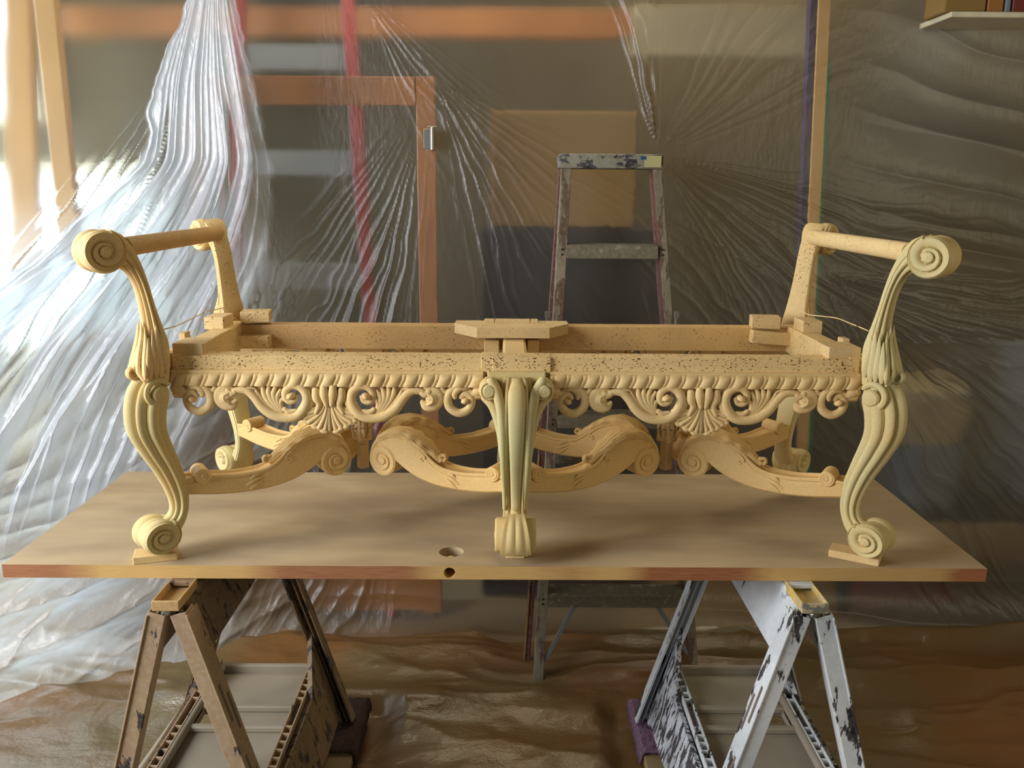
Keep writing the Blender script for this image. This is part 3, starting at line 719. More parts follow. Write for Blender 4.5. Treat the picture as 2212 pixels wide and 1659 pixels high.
# top face as quads between the bore and a square ring, plus outer strips
sq = []
for t in np.linspace(0, 2*pi, N, endpoint=False):
    k = .06/max(abs(cos(t)), abs(sin(t))); sq.append((bx+k*cos(t), by+k*sin(t)))
V = [(x, y, ZT) for x, y in circ]+[(x, y, ZT) for x, y in sq]+[(x, y, ZT-DT) for x, y in circ]
F = [(i, N+i, N+(i+1) % N, (i+1) % N) for i in range(N)]+[(2*N+i, i, (i+1) % N, 2*N+(i+1) % N) for i in range(N)]
mb.add(V, F)
q = .06
V = [(DX0, DY0), (bx-q, DY0), (bx+q, DY0), (DX1, DY0), (DX0, by-q), (bx-q, by-q), (bx+q, by-q), (DX1, by-q), (DX0, by+q), (bx-q, by+q), (bx+q, by+q), (DX1, by+q), (DX0, DY1), (bx-q, DY1), (bx+q, DY1), (DX1, DY1)]
F = [(i+4*j, i+1+4*j, i+5+4*j, i+4+4*j) for j in range(3) for i in range(3) if (i, j) != (1, 1)]
mb.add([(x, y, ZT) for x, y in V], F)
mb.add([(x, y, ZT-DT) for x, y in V], [tuple(reversed(f)) for f in F])
door = thing('door_tabletop', ((DX0+DX1)/2, (DY0+DY1)/2, ZT-DT), 'old slab door with a lock hole laid flat as a table on two sawhorses', 'table')
if by-q < DY0+.005: pass
build('door_face', mb, M['door_top'], door, smooth=False)
# front edge with latch bore
mb = MB(); ex = at(971, 1236, DY0)[0]; ez = ZT-DT/2; er = .0118; N = 32
sqr = []
for t in np.linspace(0, 2*pi, N, endpoint=False):
    k = (DT/2)/max(abs(cos(t)), abs(sin(t))); sqr.append((ex+k*cos(t), ez+k*sin(t)))
V = [(ex+er*cos(t), DY0, ez+er*sin(t)) for t in np.linspace(0, 2*pi, N, endpoint=False)]+[(x, DY0, z) for x, z in sqr]+[(ex+er*cos(t), DY0+.06, ez+er*sin(t)) for t in np.linspace(0, 2*pi, N, endpoint=False)]
mb.add(V, [((i+1) % N, N+(i+1) % N, N+i, i) for i in range(N)]+[(i, 2*N+i, 2*N+(i+1) % N, (i+1) % N) for i in range(N)]+[tuple(2*N+i for i in range(N))])
for xa, xb in ((DX0, ex-DT/2), (ex+DT/2, DX1)):
    mb.add([(xa, DY0, ZT-DT), (xb, DY0, ZT-DT), (xb, DY0, ZT), (xa, DY0, ZT)], [(0, 1, 2, 3)])
mb.add([(DX0, DY1, ZT-DT), (DX1, DY1, ZT-DT), (DX1, DY1, ZT), (DX0, DY1, ZT)], [(1, 0, 3, 2)])
mb.add([(DX0, DY0, ZT-DT), (DX0, DY1, ZT-DT), (DX0, DY1, ZT), (DX0, DY0, ZT)], [(1, 0, 3, 2)])
mb.add([(DX1, DY0, ZT-DT), (DX1, DY1, ZT-DT), (DX1, DY1, ZT), (DX1, DY0, ZT)], [(0, 1, 2, 3)])
build('door_edge', mb, M['door_edge'], door, smooth=False)

# ------------------------------------------------------------------ sawhorses
def channel(a, b, w_, dep, t_, mb, side=1):
    """leg made as an open channel: web plus two flanges and a small inner rib"""
    a = np.array(a, float); b = np.array(b, float); d = b-a; L = np.linalg.norm(d); d /= L
    y = np.array([0, 1., 0]); y -= d*(y@d); y /= np.linalg.norm(y); x = np.cross(y, d); R0 = np.stack([x, y, d], 1)
    c = (a+b)/2
    rbox(c, (w_, t_, L), .0015, R0, mb)
    for sg in (-1, 1): rbox(c+x*sg*(w_/2-t_/2)+y*dep/2, (t_, dep, L), .0012, R0, mb)
    rbox(c+y*dep*.35, (t_*.8, dep*.6, L), .0008, R0, mb)
    return mb
def sawhorse(xc, mirror, label, mats):
    """mats: leg, rear, tray, tray_end, shelf"""
    lg, rr, ty, te, sh = mats; s = -1 if mirror else 1
    h = thing('sawhorse', (xc, 1.86, 0), label, 'sawhorse', None)
    X = lambda dx: xc+s*dx
    # top beam with open tray at each end
    mb = MB()
    for y0, y1 in ((1.545, 1.645),):
        rbox((xc, (y0+y1)/2, .752), (.048, y1-y0, .004), .001, mb=mb)
        for sg in (-1, 1): rbox((xc+sg*.025, (y0+y1)/2, .7600), (.004, y1-y0, .020), .001, mb=mb)
    build('tool_tray', mb, M[ty], h, smooth=False)
    mb = MB(); rbox((xc, 1.545, .7595), (.054, .005, .0218), .0015, mb=mb); build('tray_end', mb, M[te], h, smooth=False)
    mb = MB(); rbox((xc, 1.92, .748), (.058, .56, .022), .003, mb=mb)
    rbox((xc, 1.88, .7645), (.05, .50, .010), .001, mb=mb)
    for k in range(7): rbox((xc, 1.66+k*.085, .733), (.062, .006, .016), .001, mb=mb)
    # cheek plates under the beam
    for sg in (-1, 1):
        bar((xc+sg*.012, 1.87, .742), (xc+sg*.050, 1.87, .62), .004, .60, .001, mb=mb)
    build('beam', mb, M[rr], h, smooth=False)
    tube_mb = tube([(xc, 1.548, .744), (xc, 1.60, .744)], .008, 10); build('hinge_bolt', tube_mb, M['steel'], h)
    # legs
    for sg, nm in ((-1, 'a'), (1, 'b')):
        fx0, fx1 = xc+sg*.021, xc+sg*.222
        mb = MB(); channel((fx0, 1.55, .740), (fx1, 1.55, .012), .036 if sg*s < 0 else .034, .036, .004, mb)
        # wide cheek on the side of the leg
        bar((fx0+sg*0.018, 1.572, .738), (fx1+sg*.018, 1.572, .012), .004, .055, .001, mb=mb)
        build('leg', mb, M[lg], h, smooth=False)
        dl = np.array([fx1-fx0, 0, -.728]); dl /= np.linalg.norm(dl)
        for k0, yy in ((.22, 1.562), (.26, 1.583), (.44, 1.562), (.50, 1.583)):
            p0 = np.array([fx0+sg*.0205, yy, .738])+dl*(.76*k0); build('slot_insert', bar(p0, p0+dl*.085, .0012, .009, 0), M['slot'], h, smooth=False)
        mb = MB(); channel((fx0, 2.165, .740), (fx1, 2.165, .100), .040, -.034, .004, mb)
        build('leg', mb, M[rr], h, smooth=False)
        # wide lower side panel that carries the folding shelf
        def pt(k, y): return (fx0+(fx1-fx0)*k+sg*.004, y, .740-(.728)*k)
        a0, a1, a2, a3, a4 = pt(.50, 2.16), pt(.86, 2.17), pt(.86, 2.05), pt(1.0, 1.62), pt(.62, 1.60)
        n0 = np.array([sg*.006, 0, .002]); V = [np.array(q)-n0 for q in (a0, a1, a2, pt(.86, 1.98), pt(.80, 1.66), pt(.66, 1.66), pt(.66, 2.0))]; W2 = [v+2*n0 for v in V]
        n_ = len(V); mb = MB().add(V+W2, [tuple(range(n_)), tuple(range(2*n_-1, n_-1, -1))]+[(i, i+n_, (i+1) % n_+n_, (i+1) % n_) for i in range(n_)])
        build('side_panel', mb, M['horse_white_scratched'] if mirror else M['horse_tan_dirty'], h, smooth=False)
        # ribbed hinge rail at the shelf edge
        mb = MB(); xe = xc+sg*.135
        for k in range(17):
            if k in (8, 9, 10): continue
            y = 1.66+k*.030; rbox((xe, y, .262), (.020, .004, .022), .0006, mb=mb)
        bar((xe-.010, 1.645, .262), (xe-.010, 2.17, .262), .003, .024, 0, up=(0, 0, 1), mb=mb); bar((xe+.010, 1.645, .262), (xe+.010, 2.17, .262), .003, .024, 0, up=(0, 0, 1), mb=mb)
        build('hinge_rail', mb, M[lg], h, smooth=False)
        pass
    # folding shelf with moulded ribs and a hand hole
    mb = MB(); g = -s*1
    rbox((xc, 2.155, .256), (.245, .016, .026), .003, mb=mb)
    for y, w_ in ((1.97, .018), (1.885, .018)): rbox((xc, y, .2555), (.245, w_, .018), .004, mb=mb)
    rbox((xc, 2.06, .243), (.245, .19, .008), .001, mb=mb)
    rbox((xc+.030*(-1 if not mirror else -1)+(.06 if not mirror else 0), 1.925, .243), (.185, .085, .008), .001, mb=mb)
    hx = X(-.075)
    rbox((X(-.1135), 1.925, .243), (.018, .085, .008), .001, mb=mb)
    rbox((xc, 1.76, .243), (.245, .25, .008), .001, mb=mb)
    for sg in (-1, 1): rbox((hx+sg*.030, 1.925, .250), (.004, .068, .016), .001, mb=mb)
    build('folding_shelf', mb, M[sh], h, smooth=False)
    t = tube([(X(-.118), 2.15, .262), (X(-.122), 1.6, .262)], .011, 12); build('shelf_tube', t, M['horse_grey'] if not mirror else M[sh], h)
    if not mirror:
        build('brace_tube', tube([(X(-.165), 2.02, .24), (X(-.33), 1.64, .035)], .009, 12), M['horse_grey'], h)
    return h
sawhorse(-.6635, False, 'tan-painted folding sawhorse with flaking paint under the left end of the table', ('horse_tan', 'horse_tan_dirty', 'tray_cream', 'tray_cream', 'horse_grey'))
sawhorse(.610, True, 'white-painted folding sawhorse with black chips and yellow tray, under the right end', ('horse_white', 'horse_white', 'tray_yellow', 'tray_end_white', 'horse_grey'))

# carpeted dollies under the rear feet
def dolly(x0, x1, y0, y1, label, carpet, castx):
    h = thing('furniture_dolly', ((x0+x1)/2, (y0+y1)/2, 0), label, 'dolly')
    build('deck', rbox(((x0+x1)/2, (y0+y1)/2, .067), (x1-x0, y1-y0, .028), .003), M['ply'], h, smooth=False)
    # carpet folded over the deck, with a ragged rim
    nx, ny = 40, 30; V = []
    for i in range(nx):
        for j in range(ny):
            x = x0-.012+(x1-x0+.024)*i/(nx-1); y = y0+.09+(y1-y0-.09+.012)*j/(ny-1); e = min(i, nx-1-i, ny-1-j)
            z = .094+.004*random.random() if e > 1 else (.088 if e == 1 else .050+.012*random.random())
            V.append((x+random.uniform(-.002, .002), y, z))
    mb = MB().add(V, [(i*ny+j, (i+1)*ny+j, (i+1)*ny+j+1, i*ny+j+1) for i in range(nx-1) for j in range(ny-1)])
    o = build('carpet_pad', mb, M[carpet], h); md = o.modifiers.new('thick', 'SOLIDIFY'); md.thickness = .008; md.offset = -1
    for cx_ in castx:
        for cy_ in (y0+.03, y1-.03):
            V = []; 
            mb = MB(); rings = []
            for xx, r in ((-.010, .017), (-.008, .0245), (.008, .0245), (.010, .017)):
                rings.append([(cx_+xx, cy_+r*cos(t), .025+r*sin(t)) for t in np.linspace(0, 2*pi, 24, endpoint=False)])
            loft(rings, mb=mb); w_ = build('caster', mb, M['rubber'], h)
            build('caster_fork', rbox((cx_+.014, cy_, .042), (.003, .02, .024), .0005, mb=rbox((cx_, cy_, .0525), (.034, .03, .003), .0005)), M['steel'], h, smooth=False)
    return h
dolly(-.60, -.405, 1.93, 2.27, 'small dolly with dusty brown carpet pad below the tan sawhorse', 'carpet2', (-.585, -.42))
dolly(.375, .56, 1.93, 2.27, 'small plywood dolly with frayed purple carpet pad below the white sawhorse', 'carpet', (.388, .545))

# ------------------------------------------------------------------ stepladder (folded, leaning back)
lad = thing('stepladder', (.33, 2.55, 0), 'paint-spattered folded stepladder standing behind the bench', 'ladder')
def L(x, y, Y): return at(x, y, Y)
fl0, fl1 = atz(1162, 1490, .0), L(1224, 358, 2.72); fr1 = L(1417, 358, 2.72); fr0 = atz(1500, 1475, .0)
def rail(a, b, w_, dep, mats, sgn):
    a = np.array(a); b = np.array(b); d = (b-a)/np.linalg.norm(b-a); y = np.array([0, 1., 0]); y -= d*(y@d); y /= np.linalg.norm(y); x = np.cross(y, d); R0 = np.stack([x, y, d], 1); Ln = np.linalg.norm(b-a)
    o = build('front_rail', rbox((a+b)/2, (w_, .004, Ln), .001, R0), M[mats[0]], lad, smooth=False)
    mb = rbox((a+b)/2+x*sgn*(w_/2-.002)+y*dep/2, (.004, dep, Ln), .001, R0)
    rbox((a+b)/2+x*(-sgn)*(w_/2-.004)+y*dep*.15, (.004, dep*.3, Ln), .001, R0, mb)
    rbox((a+b)/2+x*sgn*(w_/2-.010)+y*(dep), (.018, .003, Ln), .001, R0, mb)
    build('rail_flange', mb, M[mats[1]], lad, smooth=False)
rail(fl0, fl1, .030, .062, ('lad_alu', 'lad_alu'), -1)
rail(fr0+np.array([.004, 0, 0]), fr1+np.array([.004, 0, 0]), .026, .085, ('lad_alu', 'lad_red'), -1)
bl0, bl1 = L(1136, 1442, 2.60), L(1214, 372, 2.775); br0, br1 = L(1475, 1300, 2.66), L(1410, 372, 2.775)
bl0 = bl1+(bl0-bl1)*1.0; br0 = br1+(br0-br1)*((bl0[2]-br1[2])/(br0[2]-br1[2]))
for a_, b_ in ((bl0, bl1), (br0, br1)):
    build('rear_rail', bar(a_, b_, .022, .026, .002), M['lad_red'], lad, smooth=False)
    a2 = a_+(b_-a_)*.45
    build('rail_trim', bar(a_+np.array([-.008, -.015, 0]), a2+np.array([-.008, -.015, 0]), .006, .004, .001), M['lad_yellow'], lad, smooth=False)
    build('rubber_shoe', rbox((a_[0], a_[1], a_[2]/2+.004), (.036, .05, a_[2]+.0), .004), M['shoe'], lad, smooth=False)
# cap
c0, c1 = L(1207, 346, 2.71), L(1433, 348, 2.71)
mb = rbox(((c0[0]+c1[0])/2, 2.755, (c0[2]+c1[2])/2-.002), (c1[0]-c0[0], .10, .044), .006, seg=2)
cap = build('cap', mb, M['lad_cap'], lad)
a_ = L(1392, 347, 2.70); build('paint_patch', rbox((L(1411, 349, 2.7)[0], 2.7035, c0[2]-.002), (.052, .002, .034), .0008), M['lad_patch'], lad, smooth=False)
build('blue_dab', rbox((L(1391, 342, 2.7)[0], 2.7032, c0[2]+.008), (.018, .0018, .010), .0005), M['blue'], lad, smooth=False)
def rail_pt(a, b, z): a = np.array(a); b = np.array(b); return a+(b-a)*((z-a[2])/(b[2]-a[2]))
for z in (.285, .58, .85, 1.105, 1.372):
    a_ = rail_pt(fl0, fl1, z); b_ = rail_pt(fr0, fr1, z)
    mb = rbox(((a_[0]+b_[0])/2, a_[1]-.002, z), (b_[0]-a_[0]-.030, .004, .040), .001)
    rbox(((a_[0]+b_[0])/2, a_[1]+.040, z+.018), (b_[0]-a_[0]-.030, .085, .004), .001, mb=mb)
    for k in range(5): rbox(((a_[0]+b_[0])/2, a_[1]+.008+k*.016, z+.021), (b_[0]-a_[0]-.034, .004, .003), 0, mb=mb)
    rbox(((a_[0]+b_[0])/2, a_[1]+.080, z+.006), (b_[0]-a_[0]-.030, .004, .026), .001, mb=mb)
    o = build('step', mb, M['lad_step'], lad, smooth=False)
    for q in (a_, b_):
        for dz in (-.008, .008):
            build('rivet', tube([(q[0], q[1]-.006, z+dz), (q[0], q[1], z+dz)], .003, 8), M['shoe'], lad)
# diagonal braces and rear crossbar under the lowest step
z = .26; a_ = rail_pt(fl0, fl1, .285); b_ = rail_pt(fr0, fr1, .285)
build('brace', bar((a_[0]+.11, a_[1]+.03, .265), (fl0[0]+.02, fl0[1]+.02, .09), .014, .004, .001), M['alu'], lad, smooth=False)
build('brace', bar((b_[0]-.11, b_[1]+.03, .265), (fr0[0]-.02, fr0[1]+.02, .09), .014, .004, .001), M['alu'], lad, smooth=False)
for z in (.40, .70):
    a_ = rail_pt(bl0, bl1, z); b_ = rail_pt(br0, br1, z)
    build('rear_crossbar', bar(a_, b_, .028, .010, .002, up=(0, 1, 0)), M['lad_step'], lad, smooth=False)
for xx in (1183, 1462):
    p = L(xx, 680, 2.64); mb = rbox(p, (.016, .006, .022), .001); bar(p, p+np.array([-.004, 0, -.05]), .009, .005, .001, mb=mb); build('spreader_clip', mb, M['steel'], lad, smooth=False)

# ------------------------------------------------------------------ sheeting
def fan(X, Z, ax, az, N, th0, th1, s, sharp=1.6, L0=1.2, seed=0, bend=0.0, soft=.15, grow=.3):
    """radiating pleats about an anchor"""
    dx = X-ax; dz = Z-az; r = np.sqrt(dx*dx+dz*dz)+1e-4; th = np.arctan2(dz, dx)+bend*r
    thd = np.degrees(th) % 360
    wdw = sst(thd, th0, th0+18)*(1-sst(thd, th1-18, th1))
    u = np.radians(thd)*N + 1.4*fbm(np.radians(thd)*6, r*1.3, seed)+.5*fbm(X*5, Z*5, seed+9)
    rid = 1-np.abs(np.sin(u*pi)); rid = rid**sharp
    rid2 = (1-np.abs(np.sin(u*pi*2.7+1.3+2*fbm(X*3, Z*2, seed+4))))**2.2
    env = (1-np.exp(-r/soft))*np.exp(-r/L0)*(.25+r*grow+.75*np.exp(-r/.5))
    mod = .25+1.5*np.clip(vnoise(np.radians(thd)*7, r*1.1, seed+2), 0, 1)**1.5
    return s*wdw*env*(rid*mod*sst(r/N, .003, .010)+.35*rid2*sst(r/(N*2.7), .006, .016))
nx, nz = 1000, 600
xs = np.linspace(-2.35, 2.35, nx); zs = np.linspace(0, 1, nz)
X, T = np.meshgrid(xs, zs, indexing='ij')
ZTOP = 2.55
# sheet hangs to the floor, then curls forward over it
def base_y(X): return 2.90-.42*sst(-X, .60, 1.75)+.06*sst(X, .9, 2.2)
Lh = ZTOP-.10; Lf = .16; tot = Lh+Lf; D = T*tot
Z = np.where(D < Lh, ZTOP-D, .0); Yoff = np.zeros_like(D)
Rc = .07; a = np.clip((D-(Lh-.10))/(Rc*1.55), 0, pi/2)
Z = np.where(D < Lh-.10, ZTOP-D, .20-(D-(Lh-.10))*.9); Yoff = np.where(D < Lh-.10, 0, -Rc*(1-np.cos(a))-np.clip(D-(Lh-.10)-Rc*1.55*pi/2, 0, 9))
Z = np.maximum(Z, .022)
lean = .10*sst(ZTOP-Z, .5, 2.5)           # the sheet slopes forward towards its foot
Y = base_y(X)-lean+Yoff
d = np.zeros_like(X)
pA = at(455, -60, 2.7); pB = at(1432, 332, 2.80); pC = at(938, 168, 2.88); pD = at(1765, 590, 2.9); pE = at(1207, 335, 2.8); pF = at(780, -20, 2.86)
pG = at(440, -20, 2.7)
up = sst(Z, .75, 1.15)
d += up*fan(X, Z, pG[0], pG[2], 17, 232, 282, .085, 1.7, 3.0, 1, bend=.05, grow=.7, soft=.05)
d += up*fan(X, Z, pG[0], pG[2], 40, 236, 290, .022, 1.5, 3.0, 5, bend=.05, grow=.6, soft=.05)
# tight ropes of film just under the gathering point
d += fan(X, Z, pB[0], pB[2], 9, 84, 116, .040, 1.4, .5, 11, soft=.04)
d += fan(X, Z, pB[0], pB[2], 8, 10, 84, .010, 1.4, .4, 12, soft=.04)
d += fan(X, Z, pB[0], pB[2], 10, 292, 362, .020, 2.2, .8, 13, soft=.05)
d += fan(X, Z, pC[0], pC[2], 9, 275, 345, .009, 2.4, 1.0, 14, soft=.05)
d += fan(X, Z, pC[0], pC[2], 15, 218, 270, .030, 2.2, 2.5, 18, soft=.5)*sst(1.9-Z, 0, .5)
d += fan(X, Z, pF[0], pF[2], 9, 285, 330, .010, 2.6, .6, 19, soft=.05)
d += fan(X, Z, pD[0], pD[2], 12, 285, 372, .034, 1.8, 1.2, 16, soft=.05)
Xr = sst(X, 1.0, 1.45)
zz = Z*8.5+1.0*fbm(X*1.2, Z*1.2, 21, 2)+(X-1)*1.8*np.sin(Z*1.9-1.5)
hi = sst(Z, .75, 1.0)
d += Xr*hi*.036*(1-np.abs(np.sin(zz)))**1.3+Xr*hi*.010*(1-np.abs(np.sin(zz*2.7+2+.8*fbm(X*2, Z*3, 22))))**1.6
# soft unevenness, stronger at the left; oblique slack folds low on the left
left = sst(-X, .45, 1.0); low = sst(1.25-Z, 0, .35)
d += (.003+.014*left*low)*fbm(X*3, Z*3, 31, 3)
phi = np.radians(22+38*sst(Z, .35, 1.15)); c = Z*np.cos(phi)-X*np.sin(phi)
uu = c*9+1.1*fbm(X*1.4+Z, Z*1.8, 35, 3)
d += left*low*.060*(1-np.abs(np.sin(uu)))**1.7*(.25+vnoise(X*2.2, Z*2.4, 36))
d += left*low*.020*(1-np.abs(np.sin(uu*2.9+1)))**1.8
cr_ = np.abs(fbm(X*5+Z*2, Z*8-X*3, 33, 4)); d += (.001+.012*left*low)*(1-cr_)**3
bl = sst(-X, 1.15, 1.5)*sst(Z, .9, 1.1)*sst(1.55-Z, 0, .2); d += bl*.03*fbm(X*4, Z*6, 37, 4)
foot = sst(.42-Z, 0, .35); uu = (Z*1.0)*22+2.2*fbm(X*1.2, Z*2, 41)+.8*X
d += foot*.020*(1-np.abs(np.sin(uu)))**1.5*(.3+vnoise(X*2.2, Z*3, 43))
Y = Y-d
def grid(nx, nz): 
    i = np.arange((nx-1)*(nz-1)); a_ = (i//(nz-1))*nz+i % (nz-1); return np.stack([a_, a_+nz, a_+nz+1, a_+1], 1)
def gridobj(name, X, Y, Z, mat, **att):
    nx, nz = X.shape; V = np.stack([X, Y, Z], -1).reshape(-1, 3); F = grid(nx, nz)
    me = bpy.data.meshes.new(name); me.vertices.add(len(V)); me.vertices.foreach_set('co', V.ravel())
    me.loops.add(F.size); me.loops.foreach_set('vertex_index', F.ravel()); me.polygons.add(len(F))
    me.polygons.foreach_set('loop_start', np.arange(len(F))*4); me.polygons.foreach_set('loop_total', np.full(len(F), 4)); me.polygons.foreach_set('use_smooth', np.ones(len(F), bool))
    me.update(); me.validate(); me.materials.append(mat)
    for k_, v_ in att.items(): me.attributes.new(k_, 'FLOAT', 'POINT').data.foreach_set('value', np.ascontiguousarray(v_, dtype=np.float32).ravel())
    o = bpy.data.objects.new(name, me); COL.objects.link(o); return o
HZ = .055+.50*sst(-X, .55, 1.15)*sst(1.15-Z, 0, .35)+.30*sst(-X, .75, 1.3)*sst(1.6-Z, 0, .4)+.22*sst(-X, .45, .85)*sst(1.55-Z, 0, .35)+.12*Xr+.10*Xr*sst(Z, 1.5, 2.0)+.04*sst(.3-Z, 0, .3); HZ = np.clip(HZ*(.8+.4*vnoise(X*2, Z*2, 81)), 0, .75)  # haze raised at left and right so the sheet looks brighter lit there
tag(gridobj('plastic_sheet', X, Y, Z, M['film'], haze=HZ), 'hazy translucent plastic sheeting hung as a backdrop behind the bench and ladder', 'plastic sheet')
# slack of the sheet gathered from above and bunched in thick bright pleats at the left
M['film_thick'] = film('bunched_polythene', .66, (.84, .91, 1.0), blur=.5, ior=1.09, gloss=.14, grough=.30, bstr=.30, clear=.22, wr=(22, 22, 7), fade='cover')  # blue daylight put into the tint, haze raised for brightness
ky = np.array([-80, 0, 170, 350, 440, 560, 740, 900, 1050, 1200, 1350, 1500])
kl = np.array([425, 400, 335, 300, 205, 60, -160, -260, -300, -320, -330, -330]); kr = np.array([508, 508, 560, 612, 628, 632, 590, 520, 450, 400, 350, 300])
nv, nu = 420, 360
vy = np.linspace(-80, 1490, nv); Lx = np.interp(vy, ky, kl); Rx = np.interp(vy, ky, kr)
for _ in range(30): Lx[1:-1] = (Lx[:-2]+Lx[1:-1]+Lx[2:])/3; Rx[1:-1] = (Rx[:-2]+Rx[1:-1]+Rx[2:])/3
Uu, Vv = np.meshgrid(np.linspace(0, 1, nu), vy)
PX = Lx[:, None]+(Rx-Lx)[:, None]*Uu
rag = 10*fbm(Vv/40, Vv*0, 71)*(Uu > .9)+14*fbm(Vv/60, Vv*0+3, 72)*(Uu < .1); PX = PX+rag
Yd = 2.62-.16*sst(Vv, 300, 1100)-.10*sst(-PX, -500, 0)
r_ = _F[None, None, :]+R_[None, None, :]*((PX-1106)/F_PX)[..., None]-U_[None, None, :]*((Vv-829.5)/F_PX)[..., None]
P = C_+r_*(Yd/r_[..., 1])[..., None]
wd = np.abs(P[:, -1, 0]-P[:, 0, 0])[:, None]
q_ = Uu*5+.9*fbm(Uu*4, Vv/700, 73, 2)+.0012*Vv*(Uu-.5); q2 = Uu*17+2.0*fbm(Uu*6, Vv/500, 74, 2)+.002*Vv*(Uu-.5)
pl = (1-np.abs(np.sin(q_*pi)))**1.5; pl2 = (1-np.abs(np.sin(q2*pi)))**1.6
amp = .022+.055*sst(Vv, 100, 800)
amp = amp*np.clip(wd/.75, .16, 1)
dd = amp*pl*(.35+vnoise(Uu*6, Vv/240, 75))+amp*.40*pl2*(.2+vnoise(Uu*12, Vv/150, 76))+.010*sst(Vv, 500, 900)*(1-np.abs(fbm(Uu*7+Vv/300, Vv/110, 77, 4)))**3
CVR = (1-sst(Uu+.12*fbm(Uu*9, Vv/90, 78)+.10*(pl-.3), .62, .99))*(1-sst(Vv+60*fbm(Uu*5, Vv/200, 79), 1020, 1260))*sst(Uu+.03*fbm(Uu*9, Vv/50, 80), -.01, .03)
gp = vnoise(Uu*13+.004*Vv*(Uu-.3), Vv/330, 83); CVR = CVR*(.16+.84*sst(gp+.25*(pl-.4)+.12*sst(450-Vv, 0, 300), .20, .40))
P[..., 1] -= dd; P[..., 2] = np.maximum(P[..., 2]-.0*dd, .03+.02*pl)
tag(gridobj('plastic_sheet', P[..., 0], P[..., 1], P[..., 2], M['film_thick'], cover=CVR), 'bunched bright bluish pleats of plastic sheeting gathered at the left behind the bench arm', 'plastic sheet')
# floor sheet
nx3, ny3 = 420, 260
X3, Y3 = np.meshgrid(np.linspace(-2.3, 2.3, nx3), np.linspace(.9, 2.78, ny3), indexing='ij')
uu = Y3*11+3.4*fbm(X3*1.5, Y3*2.6, 51, 4)+1.3*np.sin(X3*1.7+.6)
Z3 = .010+.016*(1-np.abs(np.sin(uu)))**1.6*(.3+vnoise(X3*2, Y3*4, 52))+.012*(1-np.abs(fbm(X3*1.8, Y3*5, 53, 3)))**5+.006*fbm(X3*9, Y3*14, 55, 3)
Z3 += (1-.9*np.exp(-((X3-.09)/.13)**2)*sst(Y3, 2.40, 2.46))*sst(Y3, 2.18, 2.40)*(.020+.045*(1-np.abs(np.sin(Y3*11+1.5*fbm(X3*1.3, Y3, 57)+.5*X3)))**1.2*(.4+vnoise(X3*2.5, Y3*3, 58)))
clear = np.ones_like(X3)
for fx in (-.90, -.43, .375, .845):   # flattened where the sawhorse feet press it
    clear *= sst(np.hypot(X3-fx, Y3-1.56), .03, .10)
for x0, x1 in ((-.62, -.39), (.36, .575)): clear *= 1-sst(X3, x0-.10, x0-.02)*(1-sst(X3, x1+.02, x1+.10))*sst(Y3, 1.80, 1.90)*(1-sst(Y3, 2.30, 2.38))
Z3 = .003+np.maximum(Z3, .002)*clear
tag(gridobj('floor_sheet', X3, Y3, Z3, M['film_floor']), 'crumpled plastic drop sheet with tan overspray covering the floor under the sawhorses', 'drop sheet')

# ------------------------------------------------------------------ things seen through the sheet
def bg_bar(name, p0, p1, Y, w_, dep, mat, label, cat, group=None):
    a_ = at(*p0, Y); b_ = at(*p1, Y); a_[1] = Y; b_[1] = Y
    o = build(name, bar(a_, b_, w_, dep, .002), M[mat], smooth=False); return tag(o, label, cat, group)
# amber wooden frame with hinge
YW = 2.925
fr = thing('wooden_screen_frame', (at(938, 400, YW)[0]-.5, YW, 0), 'amber wooden door frame standing behind the plastic, its corner touching the sheet', 'frame')
tr_ = at(938, 165, YW); wdt = .062; xr = tr_[0]; zt = tr_[2]; xl = at(392, 200, YW)[0]
build('stile', rbox((xr-wdt/2+.002, YW+.014, zt/2+.01), (wdt, .028, zt-.02), .002), M['wood_o'], fr, smooth=False)
build('stile', rbox((xl+wdt/2, YW+.014, zt/2+.01), (wdt, .028, zt-.02), .002), M['wood_o'], fr, smooth=False)
build('top_rail', rbox(((xl+xr)/2-wdt/2, YW+.014, zt-.045), (xr-xl-wdt, .028, .088), .002), M['wood_o'], fr, smooth=False)
build('bottom_rail', rbox(((xl+xr)/2, YW+.014, .10), (xr-xl-wdt*1.9, .026, .14), .002), M['wood_o'], fr, smooth=False)
hz = at(932, 300, 2.84)
mb = tube([(hz[0]+.004, 2.835, hz[2]-.034), (hz[0]+.004, 2.835, hz[2]+.034)], .0075, 12); rbox((hz[0]-.012, 2.842, hz[2]), (.026, .003, .062), .001, mb=mb)
bar((hz[0]-.012, 2.842, hz[2]), (hz[0]-.012, YW+.002, hz[2]), .02, .055, .001, up=(0, 0, 1), mb=mb)
rbox((hz[0]+.004, 2.836, hz[2]+.036), (.030, .010, .003), .001, mb=mb)
build('hinge', mb, M['steel'], fr)
